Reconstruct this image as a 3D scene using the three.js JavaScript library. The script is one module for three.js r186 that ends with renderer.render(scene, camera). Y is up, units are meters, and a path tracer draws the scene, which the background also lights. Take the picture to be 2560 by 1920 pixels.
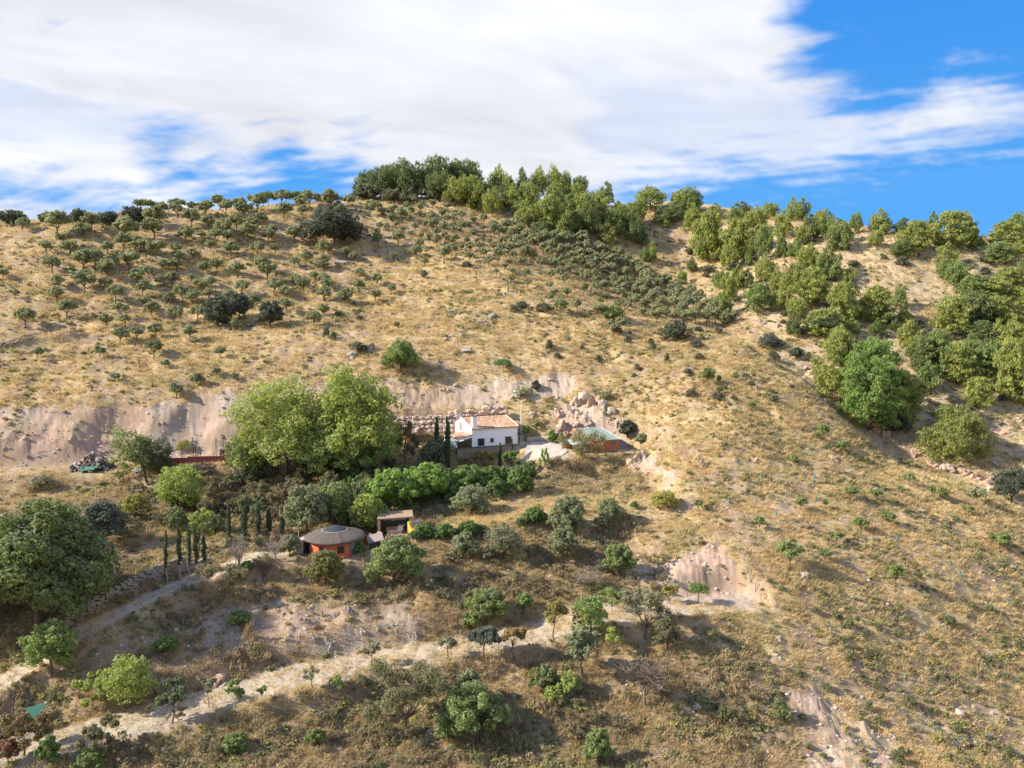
import * as THREE from 'three';
import { mergeGeometries } from 'three/addons/utils/BufferGeometryUtils.js';
import { MarchingCubes } from 'three/addons/objects/MarchingCubes.js';

// ---------------------------------------------------------------- camera, sky, sun, exposure
const F = 1950, PITCH = 4 * Math.PI / 180;             // focal length in pixels of the 2560 x 1920 photograph; lens tilted down
const scene = new THREE.Scene();
const camera = new THREE.PerspectiveCamera(2 * Math.atan(960 / F) * 180 / Math.PI, 4 / 3, 0.5, 6000);
camera.position.set(0, 0, 0);
camera.rotation.set(-PITCH, 0, 0);
const renderer = new THREE.WebGLRenderer({ antialias: true });
renderer.toneMapping = THREE.LinearToneMapping;
renderer.toneMappingExposure = 1.72;
renderer.shadowMap.enabled = true;
const SUN = new THREE.Vector3(-0.85, 0.53, 0.15).normalize();
const sun = new THREE.DirectionalLight(0xfff5e6, 5.0);
sun.position.copy(SUN).multiplyScalar(600).add(new THREE.Vector3(0, -20, -170));
sun.target.position.set(0, -20, -170);
sun.castShadow = true;
sun.shadow.radius = 2.2;
sun.shadow.mapSize.set(4096, 4096);
Object.assign(sun.shadow.camera, { left: -260, right: 260, top: 200, bottom: -200, near: 50, far: 1300 });
scene.add(sun, sun.target);

// ---------------------------------------------------------------- small maths
const clamp = (v, a = 0, b = 1) => v < a ? a : v > b ? b : v;
const mix = (a, b, t) => a + (b - a) * t;
const sstep = (a, b, x) => { const t = clamp((x - a) / (b - a)); return t * t * (3 - 2 * t); };
function rng(seed) { let s = (seed * 2654435761) >>> 0 || 1; return () => { s = (s + 0x6D2B79F5) >>> 0; let t = Math.imul(s ^ (s >>> 15), 1 | s); t = (t + Math.imul(t ^ (t >>> 7), 61 | t)) ^ t; return ((t ^ (t >>> 14)) >>> 0) / 4294967296; }; }
function h2(i, j) { let h = Math.imul(i, 374761393) + Math.imul(j, 668265263) | 0; h = Math.imul(h ^ (h >>> 13), 1274126177); return ((h ^ (h >>> 16)) >>> 0) / 4294967296; }
function vn(x, y) { const i = Math.floor(x), j = Math.floor(y); let u = x - i, v = y - j; u = u * u * u * (u * (u * 6 - 15) + 10); v = v * v * v * (v * (v * 6 - 15) + 10); const a = h2(i, j), b = h2(i + 1, j), c = h2(i, j + 1), d = h2(i + 1, j + 1); return a + (b - a) * u + (c - a) * v + (a - b - c + d) * u * v; }
function fbm(x, y, o = 4) { let s = 0, a = 0.5, n = 0; for (let k = 0; k < o; k++) { s += a * vn(x, y); n += a; a *= 0.5; const t = x * 1.6 - y * 1.2 + 17.3; y = x * 1.2 + y * 1.6 + 9.1; x = t; } return s / n; }
function h3(i, j, k) { return h2(Math.imul(i, 73) + k * 1013 | 0, Math.imul(j, 151) + k * 57 | 0); }
function vn3(x, y, z) { const i = Math.floor(x), j = Math.floor(y), k = Math.floor(z); const u = sm(x - i), v = sm(y - j), w = sm(z - k); const L = (a, b, t) => a + (b - a) * t; return L(L(L(h3(i, j, k), h3(i + 1, j, k), u), L(h3(i, j + 1, k), h3(i + 1, j + 1, k), u), v), L(L(h3(i, j, k + 1), h3(i + 1, j, k + 1), u), L(h3(i, j + 1, k + 1), h3(i + 1, j + 1, k + 1), u), v), w); }
function sm(t) { return t * t * (3 - 2 * t); }
// a photo pixel is a direction; with a depth D (metres along the level line of sight) it is a point
const cp = Math.cos(PITCH), sp = Math.sin(PITCH);
function P(px, py, D) { const u = (px - 1280) / F, v = (960 - py) / F, k = D / (cp + v * sp); return new THREE.Vector3(u * k, (v * cp - sp) * k, -D); }

function polyDist(x, y, pts) { // signed distance to a polygon, positive inside
  let best = 1e9, inside = false;
  for (let i = 0, j = pts.length - 1; i < pts.length; j = i++) {
    const [xi, yi] = pts[i], [xj, yj] = pts[j];
    if ((yi > y) !== (yj > y) && x < (xj - xi) * (y - yi) / (yj - yi) + xi) inside = !inside;
    const dx = xj - xi, dy = yj - yi, t = clamp(((x - xi) * dx + (y - yi) * dy) / (dx * dx + dy * dy || 1));
    const ex = x - xi - t * dx, ey = y - yi - t * dy; best = Math.min(best, ex * ex + ey * ey);
  }
  return inside ? Math.sqrt(best) : -Math.sqrt(best);
}

// ---------------------------------------------------------------- the sky: deep blue air under a torn sheet of high cloud
const SKY = 0.665;                                       // radiance of the sky for this exposure
function makeSky() {
  const W = 4096, Hh = 2048, data = new Float32Array(W * Hh * 4);
  const gaps = [ // openings in the cloud sheet, as tangent-plane directions (px, py of the lens)
    [[1955, -700], [1940, -60], [1975, 40], [2010, 70], [1995, 140], [2065, 190], [2110, 240], [2200, 275], [2290, 255], [2390, 215], [2480, 225], [2560, 235], [2700, 180], [3300, 60], [3300, -700]],
    [[3300, 330], [2700, 330], [2560, 352], [2380, 365], [2230, 395], [2060, 425], [1900, 430], [1780, 470], [1560, 488], [1400, 520], [1400, 760], [3300, 760]],
    [[520, 480], [610, 468], [680, 440], [690, 385], [730, 375], [770, 405], [880, 395], [890, 440], [850, 500], [620, 520]],
    [[395, 372], [420, 360], [425, 395], [400, 405]], [[440, 430], [520, 445], [640, 470], [640, 505], [540, 480]],
    [[-500, 440], [0, 476], [140, 500], [275, 520], [250, 540], [120, 515], [0, 494], [-500, 480]],
  ];
  for (let j = 0; j < Hh; j++) {
    const el = ((j + 0.5) / Hh - 0.5) * Math.PI, y = Math.sin(el), c = Math.cos(el);
    for (let i = 0; i < W; i++) {
      const ph = (i + 0.5) / W * 2 * Math.PI - Math.PI, x = Math.cos(ph) * c, z = Math.sin(ph) * c, o = (j * W + i) * 4;
      const e = Math.max(el, 0) / 1.5708;
      const t = Math.pow(clamp(e * 2.6), 0.8);
      let r = mix(0.13, 0.005, t), g = mix(0.45, 0.185, t), b = mix(0.90, 0.70, t);
      if (el > -0.06) {
        // cloud plane coordinates for the structure
        const q = 1 / (Math.max(y, 0) + 0.12), cx = x * q, cz = z * q;
        // lens coordinates for the directions in front
        let open = -400;
        const fz = -(y * sp) * -1; // forward component: dir . forward
        const fwd = -y * sp - z * cp, up = y * cp - z * sp;
        if (fwd > 0.15) {
          const px = 1280 + F * x / fwd, py = 960 - F * up / fwd;
          if (py < 900 && px > -700 && px < 3300) for (const gp of gaps) { const d = polyDist(px, py, gp); if (d > open) open = d; }
        }
        if (fwd <= 0.3 || open < -390) open = Math.max(open, (fbm(cx * 0.55 + 3, cz * 0.55 + 8, 3) - 0.56) * 900);
        const wv = fbm(cx * 2.2 + 40, cz * 2.2, 4) - 0.5;
        const w1 = fbm(cx * 3.2 + cz * 2.2 + wv * 1.6 + 11, cz * 10 - cx * 4.5 + wv * 2.0, 6) - 0.5;
        const w2 = fbm(cx * 26 + wv * 6, cz * 30 + cx * 14, 4) - 0.5;
        let d = sstep(75, -75, open + 22 + w1 * 165 + w2 * 36);
        const big = fbm(cx * 1.1 + 5, cz * 1.5 + 2, 5), fine = fbm(cx * 4 + wv * 2, cz * 7 + cx * 2, 5);
        const thin = sstep(0.36, 0.56, fbm(cx * 1.7 + 21, cz * 1.9 + cx + 3, 5) + 0.04);
        d *= mix(0.80, 1.0, thin);
        const wisps = sstep(0.60, 0.82, fbm(cx * 6 + 9 + wv, cz * 14 + cx * 9, 5)) * 0.07 * sstep(260, 40, open);
        d = Math.max(d, wisps);
        const s = clamp(0.825 + (big - 0.5) * 0.26 + (fine - 0.5) * 0.18, 0.66, 0.93);
        r = mix(r, s * 0.97, d); g = mix(g, s * 0.99, d); b = mix(b, s * 1.06, d);
      }
      if (el < 0) { const k = clamp(-el * 6); r = mix(r, 0.30, k); g = mix(g, 0.28, k); b = mix(b, 0.24, k); }
      data[o] = r * SKY; data[o + 1] = g * SKY; data[o + 2] = b * SKY; data[o + 3] = 1;
    }
  }
  const tex = new THREE.DataTexture(data, W, Hh, THREE.RGBAFormat, THREE.FloatType);
  tex.mapping = THREE.EquirectangularReflectionMapping;
  tex.magFilter = tex.minFilter = THREE.LinearFilter;
  tex.wrapS = THREE.RepeatWrapping;
  tex.needsUpdate = true;
  return tex;
}
scene.background = makeSky();
scene.environment = scene.background;

// ---------------------------------------------------------------- helpers for objects
const used = {};
function numbered(name) { const n = used[name] = (used[name] ?? -1) + 1; return n ? name + '_' + String(n).padStart(3, '0') : name; }
function tag(o, label, category, group, kind) { if (label) o.userData.label = label; if (category) o.userData.category = category; if (group) o.userData.group = group; if (kind) o.userData.kind = kind; return o; }
function thing(name, label, category, pos, turn = 0, group) { const o = new THREE.Group(); o.name = numbered(name); o.userData.kind = 'thing'; if (pos) o.position.copy(pos); o.rotation.y = turn; tag(o, label, category, group); scene.add(o); return o; }
function mesh(name, geo, mat, parent) { const m = new THREE.Mesh(geo, mat); m.name = name; m.castShadow = m.receiveShadow = true; parent.add(m); return m; }
function top(name, geo, mat, label, category, group) { const m = mesh(numbered(name), geo, mat, scene); m.userData.kind = 'thing'; return tag(m, label, category, group); }
function struct(name, geo, mat) { const m = mesh(name, geo, mat, scene); m.userData.kind = 'structure'; return m; }
const col = (r, g, b) => new THREE.Color().setRGB(r, g, b);
const std = (r, g, b, rough = 0.9, extra = {}) => new THREE.MeshStandardMaterial({ color: col(r, g, b), roughness: rough, ...extra });
const vcol = (rough = 0.95, extra = {}) => new THREE.MeshStandardMaterial({ vertexColors: true, roughness: rough, ...extra });
function geoFrom(pos, idx, colr, uv, flat) {
  let g = new THREE.BufferGeometry();
  g.setAttribute('position', new THREE.BufferAttribute(pos instanceof Float32Array ? pos : new Float32Array(pos), 3));
  if (colr) g.setAttribute('color', new THREE.BufferAttribute(colr instanceof Float32Array ? colr : new Float32Array(colr), 3));
  if (uv) g.setAttribute('uv', new THREE.BufferAttribute(uv instanceof Float32Array ? uv : new Float32Array(uv), 2));
  if (idx) g.setIndex(new THREE.BufferAttribute(idx instanceof Uint32Array ? idx : new Uint32Array(idx), 1));
  if (flat && idx) g = g.toNonIndexed();
  g.computeVertexNormals();
  return g;
}
const bare = g => { for (const k of Object.keys(g.attributes)) if (k !== 'position' && k !== 'normal') g.deleteAttribute(k); return g; };
const join = list => { const a = list.map(g => bare(g.index ? g.toNonIndexed() : g)); return mergeGeometries(a); };
function box(w, h, d, x = 0, y = 0, z = 0, ry = 0, rx = 0, rz = 0) { const g = new THREE.BoxGeometry(w, h, d); g.rotateX(rx); g.rotateZ(rz); g.rotateY(ry); g.translate(x, y, z); return g; }
function tube(pts, radii, sides = 6) { // tapered tube through points
  const pos = [], idx = [], n = pts.length, up = new THREE.Vector3(), a = new THREE.Vector3(), b = new THREE.Vector3(), d = new THREE.Vector3();
  for (let i = 0; i < n; i++) {
    d.copy(pts[Math.min(i + 1, n - 1)]).sub(pts[Math.max(i - 1, 0)]).normalize();
    up.set(Math.abs(d.y) > 0.9 ? 1 : 0, Math.abs(d.y) > 0.9 ? 0 : 1, 0); a.crossVectors(d, up).normalize(); b.crossVectors(d, a);
    for (let k = 0; k < sides; k++) { const t = k / sides * 2 * Math.PI, r = radii[i] ?? radii[radii.length - 1]; pos.push(pts[i].x + (a.x * Math.cos(t) + b.x * Math.sin(t)) * r, pts[i].y + (a.y * Math.cos(t) + b.y * Math.sin(t)) * r, pts[i].z + (a.z * Math.cos(t) + b.z * Math.sin(t)) * r); }
  }
  for (let i = 0; i < n - 1; i++) for (let k = 0; k < sides; k++) { const p = i * sides + k, q = i * sides + (k + 1) % sides; idx.push(p, q, p + sides, q, q + sides, p + sides); }
  for (let k = 1; k < sides - 1; k++) idx.push((n - 1) * sides, (n - 1) * sides + k, (n - 1) * sides + k + 1);
  return geoFrom(pos, idx);
}
const V = (x, y, z) => new THREE.Vector3(x, y, z);
// ---------------------------------------------------------------- terrain: heights read from the photograph (px, py, depth)
const CTRL = [
  // foreground
  [-400, 2150, 64], [300, 2150, 60], [1280, 2150, 60], [2200, 2150, 62], [2900, 2150, 64],
  [-300, 1920, 80], [0, 1920, 77], [640, 1920, 74.5], [1280, 1920, 74.5], [1800, 1920, 75], [2200, 1920, 77], [2560, 1920, 84], [2860, 1920, 90],
  // lower terrace line and the bank under it
  [250, 1830, 78], [500, 1762, 82], [700, 1700, 85.5], [900, 1662, 88], [1100, 1630, 90], [1300, 1590, 92.5], [1500, 1540, 95], [1700, 1515, 97.5],
  [700, 1800, 80.3], [1000, 1770, 82], [1300, 1720, 84.5], [1560, 1680, 86.5],
  // track
  [620, 1395, 103], [430, 1470, 97], [300, 1530, 93], [190, 1590, 89], [80, 1660, 86], [0, 1715, 83.5], [-150, 1800, 80], [-320, 1890, 77],
  // bank between track and lower terrace
  [480, 1540, 94], [640, 1500, 96.5], [800, 1470, 98.5], [1000, 1470, 99.5], [1200, 1480, 100], [1400, 1450, 102.5], [1560, 1440, 104],
  // round-house terrace
  [840, 1382, 107.5], [950, 1365, 110], [1080, 1330, 113], [1250, 1290, 117], [1400, 1262, 121], [1600, 1248, 123],
  // bank from there up to the house terrace
  [300, 1400, 104], [100, 1420, 101], [-200, 1430, 99], [300, 1300, 118], [0, 1300, 116], [600, 1290, 121], [800, 1270, 124], [1000, 1260, 127], [1200, 1230, 131], [1400, 1200, 135], [1560, 1180, 138],
  // house terrace
  [-200, 1188, 141], [100, 1180, 144], [300, 1166, 147], [500, 1150, 149], [700, 1142, 150], [900, 1132, 151], [1100, 1110, 153], [1300, 1115, 151], [1420, 1122, 149.5], [1540, 1132, 147],
  // top of the cut above it
  [-200, 1040, 156], [0, 1022, 158], [300, 998, 162], [500, 984, 164], [650, 958, 167], [800, 934, 169], [1000, 930, 170], [1250, 930, 171], [1450, 985, 163],
  // main hill
  [-300, 800, 186], [0, 800, 190], [500, 800, 198], [1000, 800, 200], [1450, 850, 181], [1450, 762, 203], [1200, 650, 238], [1600, 805, 196],
  [-300, 650, 214], [0, 650, 220], [500, 650, 230], [1000, 650, 245], [1200, 560, 278], [1450, 640, 264], [1600, 700, 262], [1700, 762, 238],
  [-300, 575, 240], [0, 562, 246], [250, 540, 256], [500, 528, 266], [750, 512, 280], [1000, 492, 300], [1250, 500, 305], [1450, 520, 300],
  [-300, 670, 285], [0, 655, 295], [250, 635, 300], [500, 615, 310], [750, 600, 325], [1000, 580, 345], [1250, 580, 350], [1450, 590, 355],
  // spur to the right of the house
  [1700, 1500, 98], [1700, 1250, 120], [1700, 1100, 137], [1700, 950, 158], [1690, 836, 186], [1800, 1620, 90], [1800, 1400, 105], [1800, 1200, 126], [1800, 1000, 150], [1800, 900, 170], [1850, 848, 182],
  [2010, 962, 163], [2000, 1200, 129], [2000, 1450, 103], [2200, 1560, 98.5], [2200, 1300, 121], [2200, 1165, 141], [2400, 1450, 112], [2400, 1220, 134], [2560, 1600, 105], [2560, 1400, 120], [2560, 1290, 131], [2860, 1500, 118], [2860, 1380, 130],
  // gully
  [1800, 818, 214], [1890, 885, 197], [2070, 1030, 176], [2245, 1165, 156], [2400, 1218, 147], [2560, 1270, 143], [2860, 1355, 140],
  // hollow with the olive grove, then the wood
  [1640, 800, 212], [1700, 690, 268], [1700, 600, 286], [1700, 505, 312],
  // pine hill
  [2000, 800, 208], [2000, 650, 245], [2000, 548, 285], [1850, 530, 300], [2230, 1000, 181], [2230, 800, 211], [2230, 660, 232], [2230, 580, 262], [2560, 1100, 167], [2560, 900, 196], [2560, 720, 220], [2560, 600, 252], [2860, 1100, 166], [2860, 800, 206], [2860, 610, 250],
  [1700, 575, 365], [1900, 600, 345], [2100, 640, 325], [2300, 670, 305], [2560, 690, 295], [2860, 710, 292],
].map(a => P(...a));
// thin-plate spline through them
const NC = CTRL.length, tpsW = (() => {
  const n = NC + 3, A = [];
  for (let i = 0; i < n; i++) A.push(new Float64Array(n + 1));
  for (let i = 0; i < NC; i++) {
    for (let j = 0; j < NC; j++) { const d2 = (CTRL[i].x - CTRL[j].x) ** 2 + (CTRL[i].z - CTRL[j].z) ** 2; A[i][j] = i === j ? 12 : d2 * Math.log(d2 + 1e-9) * 0.5; }
    A[i][NC] = A[NC][i] = 1; A[i][NC + 1] = A[NC + 1][i] = CTRL[i].x; A[i][NC + 2] = A[NC + 2][i] = CTRL[i].z; A[i][n] = CTRL[i].y;
  }
  for (let c = 0; c < n; c++) {
    let p = c; for (let r = c + 1; r < n; r++) if (Math.abs(A[r][c]) > Math.abs(A[p][c])) p = r;
    [A[c], A[p]] = [A[p], A[c]];
    for (let r = 0; r < n; r++) if (r !== c) { const k = A[r][c] / A[c][c]; if (k) for (let q = c; q <= n; q++) A[r][q] -= k * A[c][q]; }
  }
  return A.map((r, i) => r[n] / r[i]);
})();
function tps(x, z) { let s = tpsW[NC] + tpsW[NC + 1] * x + tpsW[NC + 2] * z; for (let j = 0; j < NC; j++) { const dx = x - CTRL[j].x, dz = z - CTRL[j].z, d2 = dx * dx + dz * dz; s += tpsW[j] * d2 * Math.log(d2 + 1e-9) * 0.5; } return s; }
const GX0 = -340, GZ0 = -460, GS = 2, GW = 341, GH = 221;
const grid = new Float32Array(GW * GH);
for (let j = 0; j < GH; j++) for (let i = 0; i < GW; i++) grid[j * GW + i] = tps(GX0 + i * GS, GZ0 + j * GS);
function base(x, z) {
  const fx = clamp((x - GX0) / GS, 0, GW - 1.001), fz = clamp((z - GZ0) / GS, 0, GH - 1.001), i = Math.floor(fx), j = Math.floor(fz), u = fx - i, v = fz - j, o = j * GW + i;
  return mix(mix(grid[o], grid[o + 1], u), mix(grid[o + GW], grid[o + GW + 1], u), v);
}
// level strips cut into the slope: tracks, terraces, building pads
function strip(pts, w, f, opt = {}) { const q = pts.map(a => { const p = P(...a); if (opt.y !== undefined) p.y = opt.y; return p; }); const xs = q.map(p => p.x), zs = q.map(p => p.z), m = w + f + 1; return { q, w, f, x0: Math.min(...xs) - m, x1: Math.max(...xs) + m, z0: Math.min(...zs) - m, z1: Math.max(...zs) + m, ...opt }; }
const STRIPS = {
  terrace: strip([[-200, 1188, 141], [100, 1180, 144], [300, 1166, 147], [500, 1150, 149], [700, 1142, 150], [900, 1130, 151.5], [1100, 1112, 153], [1300, 1115, 151], [1420, 1121, 149.5], [1540, 1130, 147.5]], 4.5, 4),
  drive: strip([[1330, 1112, 152], [1370, 1125, 147], [1385, 1142, 141.5]], 3.6, 3),
  track: strip([[700, 1372, 105], [620, 1395, 103], [560, 1420, 101], [430, 1470, 97], [300, 1530, 93], [190, 1590, 89], [80, 1660, 86], [0, 1715, 83.5], [-150, 1800, 80], [-320, 1890, 77]], 2.0, 1.5),
  garden: strip([[760, 1378, 107], [840, 1380, 107.2], [950, 1360, 110], [1040, 1337, 113]], 4.2, 2.5),
  meadow: strip([[1060, 1333, 113], [1250, 1290, 117], [1400, 1262, 121], [1620, 1246, 123.5]], 3, 4),
  lower: strip([[60, 1870, 75.5], [250, 1830, 78], [500, 1762, 82], [700, 1700, 85.5], [900, 1662, 88], [1100, 1630, 90], [1300, 1590, 92.5], [1500, 1540, 95], [1700, 1515, 97.5], [1830, 1508, 99]], 3.5, 1.9),
  front: strip([[1120, 1188, 142.5], [1200, 1192, 142.5], [1300, 1190, 143]], 2.6, 1.6),
  wallback: strip([[190, 1503, 95.4], [271, 1464, 98.3], [380, 1420, 102], [461, 1394, 104.6]], 1.0, 1.4),
  yard: strip([[1132, 1180, 144.6], [1180, 1180, 145.8], [1240, 1180, 147.9], [1288, 1180, 149.6]], 1.5, 0.9, { y: -26.4 }),
  shelf: strip([[-100, 860, 180], [60, 850, 182], [170, 825, 186]], 1.5, 2.5),
};
function stripAt(s, x, z) { // [distance, height of the line there]
  if (x < s.x0 || x > s.x1 || z < s.z0 || z > s.z1) return null;
  let best = 1e9, y = 0; const q = s.q;
  for (let i = 0; i < q.length - 1; i++) { const a = q[i], b = q[i + 1], dx = b.x - a.x, dz = b.z - a.z, t = clamp(((x - a.x) * dx + (z - a.z) * dz) / (dx * dx + dz * dz)), ex = x - a.x - t * dx, ez = z - a.z - t * dz, d = ex * ex + ez * ez; if (d < best) { best = d; y = a.y + (b.y - a.y) * t; } }
  return [Math.sqrt(best), y];
}
function rough(x, z) { // relief without the strips
  const r = Math.hypot(x, z), far = sstep(90, 200, r);
  let h = base(x, z);
  h += (fbm(x * 0.045 + 7, z * 0.045 + 3, 3) - 0.5) * 2.2 + (fbm(x * 0.19, z * 0.19 + 40, 3) - 0.5) * mix(0.9, 1.1, far);
  h += 0.20 * Math.sin(h * 2.1 + fbm(x * 0.03, z * 0.03, 2) * 9) * sstep(150, 190, r); // old plough benches along the contours
  const rg = 1 - Math.abs(2 * fbm(x * 0.11 + 90, z * 0.06 + 13, 3) - 1); h -= Math.pow(rg, 6) * 0.35;
  return h;
}
let CUTS = [];
let BOWLS = []; // scooped hollows in the cut: x, z, radius, depth
function cutAt(x, z) { // how much of the ground here is bare cut rock
  const wx = x + (fbm(x * 0.35, z * 0.35, 3) - 0.5) * 5, wz = z + (fbm(x * 0.35 + 50, z * 0.35, 3) - 0.5) * 5;
  let m = 0, tone = 0;
  for (const c of CUTS) if (wx > c.x0 && wx < c.x1 && wz > c.z0 && wz < c.z1) { const d = polyDist(wx, wz, c.pts); const v = sstep(-0.9, 0.9, d) * c.k; if (v > m) { m = v; tone = c.tone; } }
  return [m, tone];
}
function H(x, z, noStrips) {
  const r = Math.hypot(x, z);
  let h = rough(x, z);
  if (!noStrips) {
    if (CUTS.length) { const [c] = cutAt(x, z); if (c > 0.01) { const n = fbm(x * 0.30, z * 0.22, 4), m = fbm(x * 1.3 + 5, z * 1.3, 3); h += c * ((n - 0.5) * 1.2 + (m - 0.5) * 0.5); } }
    for (const b of BOWLS) { const d2 = ((x - b[0]) ** 2 + (z - b[1]) ** 2) / (b[2] * b[2]); if (d2 < 4) h -= b[3] * Math.exp(-d2 * d2 * 1.6); }
    for (const k in STRIPS) { const s = STRIPS[k], d = stripAt(s, x, z); if (d && d[0] < s.w + s.f) h = mix(h, d[1] + (fbm(x * 0.5, z * 0.5, 3) - 0.5) * 0.25, 1 - sstep(s.w, s.w + s.f, d[0])); }
  }
  h += (fbm(x * 0.9 + 31, z * 0.9, 3) - 0.5) * 0.35;
  if (r > 360) h = mix(h, -46, sstep(360, 900, r));
  if (r < 62) h = mix(-58, h, sstep(34, 62, r));
  return h;
}
function footAt(px, py) { // where a plant stands; one that rises behind the skyline stands just over the crest
  let g = groundAt(px, py), k = 0; while (!g && k < 110) { k += 3; g = groundAt(px, py + k); }
  if (g && k) { const s = 1 + (3 + k * 0.12) / Math.hypot(g.x, g.z), x = g.x * s, z = g.z * s; g = V(x, H(x, z), z); g.extra = Math.max(0, (960 - F * Math.tan(Math.atan2(g.y, -g.z) + PITCH)) - py); }
  return g;
}
function groundAt(px, py, from = 55, noStrips = false) {
  let prev = from;
  for (let D = from; D < 460; D += 0.6) {
    const p = P(px, py, D);
    if (p.y < H(p.x, p.z, noStrips)) { let a = prev, b = D; for (let k = 0; k < 9; k++) { const m = (a + b) / 2, q = P(px, py, m); if (q.y < H(q.x, q.z, noStrips)) b = m; else a = m; } const q = P(px, py, (a + b) / 2); q.y = H(q.x, q.z, noStrips); return q; }
    prev = D;
  }
  return null;
}
// bare faces: outlines read from the photograph, laid out on the ground
CUTS = [
  { tone: 0, k: 1, o: [[-120, 1150], [-60, 1040], [0, 1030], [150, 1022], [300, 1014], [470, 1000], [600, 980], [760, 956], [900, 950], [1050, 962], [1250, 946], [1400, 940], [1450, 952], [1420, 985], [1380, 996], [1250, 1010], [1000, 1030], [850, 1060], [640, 1105], [480, 1112], [330, 1122], [120, 1140]] },
  { tone: 1, k: 1, o: [[1560, 1405], [1690, 1385], [1790, 1362], [1860, 1412], [1925, 1500], [1905, 1532], [1800, 1492], [1690, 1476], [1580, 1466]] },
  { tone: 1, k: 1, o: [[1375, 1095], [1400, 1015], [1450, 985], [1520, 1005], [1560, 1060], [1610, 1115], [1690, 1205], [1655, 1225], [1590, 1150], [1545, 1100], [1440, 1060], [1400, 1100]] },
  { tone: 2, k: 0.68, o: [[480, 1580], [560, 1510], [700, 1500], [800, 1505], [1000, 1520], [1090, 1540], [1070, 1580], [960, 1600], [860, 1625], [760, 1600], [620, 1605], [530, 1640]] },
  { tone: 1, k: 1, o: [[1965, 1700], [2060, 1740], [2120, 1795], [2230, 1875], [2225, 1960], [1990, 1960], [2040, 1850], [1975, 1780]] },
  { tone: 3, k: 0.7, o: [[1930, 880], [2030, 915], [2110, 1040], [2300, 1125], [2440, 1180], [2600, 1270], [2600, 1300], [2440, 1215], [2300, 1150], [2130, 1080], [2040, 990]] },
  { tone: 2, k: 0.25, o: [[200, 1600], [330, 1550], [480, 1500], [520, 1560], [420, 1640], [260, 1670]] },
  { tone: 1, k: 0.5, o: [[2230, 1760], [2330, 1770], [2440, 1850], [2400, 1880], [2280, 1820]] },
].map(c => {
  const pts = c.o.map(([x, y]) => { const g = groundAt(x, y, 55, true) || P(x, y, 160); return [g.x, g.z]; });
  const xs = pts.map(p => p[0]), zs = pts.map(p => p[1]);
  return { ...c, pts, x0: Math.min(...xs) - 3, x1: Math.max(...xs) + 3, z0: Math.min(...zs) - 3, z1: Math.max(...zs) + 3 };
});
BOWLS = [[285, 1070, 6, 3.0], [475, 1065, 5, 2.8], [390, 1090, 3.5, 1.4], [120, 1090, 4, 1.2]].map(([px, py, r, d]) => { const g = groundAt(px, py, 55, true); return [g.x, g.z, r, d]; });
const AREAS = {}; // zones of ground cover, outlines read from the photograph
for (const [k, o] of Object.entries({
  gold: [[1780, 880], [1860, 842], [1960, 880], [2040, 985], [2130, 1075], [2300, 1175], [2260, 1200], [2080, 1120], [1960, 1070], [1880, 980]],
  grass: [[1030, 1336], [1250, 1272], [1400, 1236], [1650, 1212], [1670, 1250], [1450, 1280], [1250, 1314], [1080, 1350]],
  brown: [[-200, 1215], [120, 1205], [420, 1215], [640, 1205], [900, 1180], [1130, 1190], [1330, 1190], [1560, 1170], [1640, 1205], [1400, 1230], [1200, 1260], [1060, 1310], [700, 1370], [420, 1450], [0, 1690], [-200, 1780]],
  scrub: [[-200, 1730], [80, 1690], [420, 1500], [640, 1420], [900, 1430], [1080, 1370], [1300, 1340], [1560, 1300], [1640, 1380], [1560, 1480], [1300, 1540], [1000, 1600], [600, 1690], [300, 1780], [-200, 1880]],
  base: [[-200, 1900], [500, 1790], [900, 1720], [1300, 1650], [1600, 1580], [1800, 1560], [1960, 1720], [2000, 1930], [2000, 2050], [-200, 2050]],
  orchard: [[-300, 560], [0, 575], [400, 540], [700, 540], [900, 510], [1000, 620], [900, 760], [700, 800], [400, 850], [0, 840], [-300, 840]],
  pale: [[1780, 560], [2100, 520], [2600, 540], [2600, 1230], [2400, 1150], [2250, 1090], [2080, 960], [1960, 860], [1800, 780]],
  grove: [[1000, 520], [1250, 500], [1500, 580], [1700, 700], [1840, 800], [1700, 820], [1500, 780], [1300, 700], [1100, 620]],
})) { const pts = o.map(([x, y]) => { const g = groundAt(x, y, 55, true) || P(x, y, y < 700 ? 280 : 140); return [g.x, g.z]; }); const xs = pts.map(p => p[0]), zs = pts.map(p => p[1]); AREAS[k] = { pts, x0: Math.min(...xs) - 12, x1: Math.max(...xs) + 12, z0: Math.min(...zs) - 12, z1: Math.max(...zs) + 12 }; }
function inArea(k, x, z, soft = 5) { const a = AREAS[k]; if (x < a.x0 || x > a.x1 || z < a.z0 || z > a.z1) return 0; return sstep(-soft, soft, polyDist(x, z, a.pts) + (fbm(x * 0.12, z * 0.12, 3) - 0.5) * 14); }

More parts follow.
